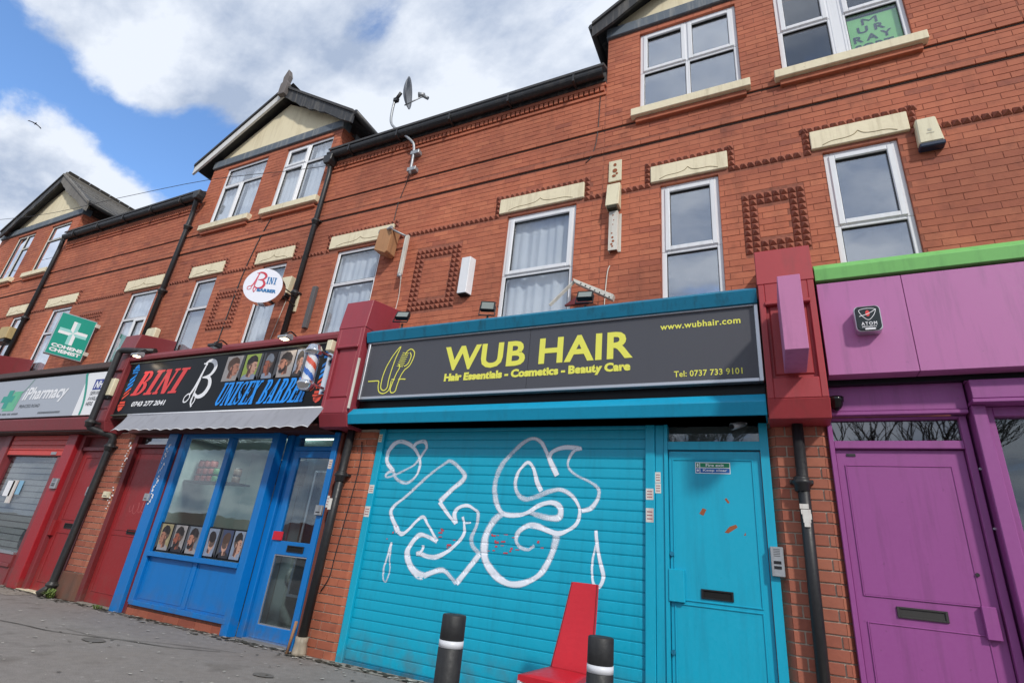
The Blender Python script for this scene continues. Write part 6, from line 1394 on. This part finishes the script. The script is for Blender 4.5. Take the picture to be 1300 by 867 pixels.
obj('stitched_seam', sm, paint('dark red seam', (128, 16, 28), .6), o)
# ------------------------------------------------------------------ weeds, bird
def weed(cx_, cy_, r, n, seed, label):
    random.seed(seed); mb = MB()
    for i in range(n):
        a = random.uniform(0, 6.28); l = random.uniform(.4, 1) * r; x = cx_ + random.uniform(-.05, .05); y = cy_ + random.uniform(-.03, .03); h = random.uniform(.3, 1.1) * r; w = random.uniform(.006, .016)
        dx, dy = math.cos(a), -abs(math.sin(a)); px_, py_ = -dy * w, dx * w
        mb.add([(x, y, .0), (x + dx * l * .5 + px_, y + dy * l * .5 + py_, h), (x + dx * l, y + dy * l, h * .7), (x + dx * l * .5 - px_, y + dy * l * .5 - py_, h * .96)], [(0, 1, 2, 3)])
    obj('weed', mb, leafm, None, label=label, cat='weed', fix=False)
weed(-9.2, -.1, .12, 90, 3, 'yellow green weed tuft at the foot of the rendered pier'); weed(-8.05, -.09, .05, 30, 4, 'tiny weed by the blue post foot'); weed(-3.15, .22, .08, 24, 6, 'small weed growing on the teal cornice')
for o in C.objects:
    if o.name.startswith('weed') and 'cornice' in o.get('label', ''): o.location.z = 3.58
bp = Vector((-8.54, -2.8, 5.855)); bp = CAM + Vector((-.854, .2, .479)) * 78
mb = MB(); 
def BP3(x, y, z): return (bp.x + x, bp.y + y, bp.z + z)
mb.tube([BP3(-.16, 0, -.10), BP3(-.06, 0, -.02), BP3(.06, 0, .06), BP3(.14, 0, .10)], [.01, .06, .055, .015], 8)
BR = obj('bird', mb, flat('dark feathers', (38, 36, 46), .8), None, label='dark bird gliding in the sky at the far left', cat='bird')
for s_ in (-1, 1):
    mb = MB().add([BP3(0, 0, .05), BP3(-.12, s_ * .2, .10), BP3(-.02, s_ * .55, -.06), BP3(-.12, s_ * .62, -.16), BP3(-.14, s_ * .3, -.02), BP3(-.12, s_ * .08, -.02)], [(0, 1, 5), (1, 2, 4), (2, 3, 4), (1, 4, 5)]); obj('wing', mb, MATS['dark feathers'], BR, fix=False)
# ------------------------------------------------------------------ across the street: bare trees, seen only in the glass
def tree(x, y, h, seed, lab):
    random.seed(seed); T = empty('bare_tree', (x, y, 0), lab, 'tree', 'bare trees across the road')
    tr = MB(); br = MB()
    def grow(p, d, l, r, k):
        q = p + d * l; (tr if k == 0 else br).tube([tuple(p), tuple((p + q) / 2 + Vector((random.uniform(-.05, .05) * l,) * 3)), tuple(q)], [r, r * .85, r * .7], 5 if k < 3 else 3, cap=False)
        if k > 5: return
        for i in range(3 if k < 5 else 2):
            nd = (d + Vector((random.uniform(-.7, .7), random.uniform(-.7, .7), random.uniform(-.15, .5)))).normalized(); grow(q if i else p.lerp(q, .7), nd, l * random.uniform(.62, .82), r * .6, k + 1)
    grow(Vector((x, y, 0)), Vector((.03, .02, 1)), h * .3, h * .022, 0)
    obj('trunk', tr, bark, T, fix=False); obj('branches', br, bark, T, fix=False)
for i, (x, y, h) in enumerate(((3.5, -17, 10), (-3, -17.5, 9), (-9, -17, 10), (9, -17, 9), (-16, -17, 9))): tree(x, y, h, 40 + i, 'bare street tree across the road, ' + ('opposite the purple shop', 'opposite the hair shop', 'opposite the barber', 'furthest right along the road', 'opposite the pharmacy')[i])
hb = MB().box(-60, 60, -24.2, -24, 0, 2.2); obj('garden_wall', hb, brick_up, None, label='long low brick wall far across the road', cat='wall')
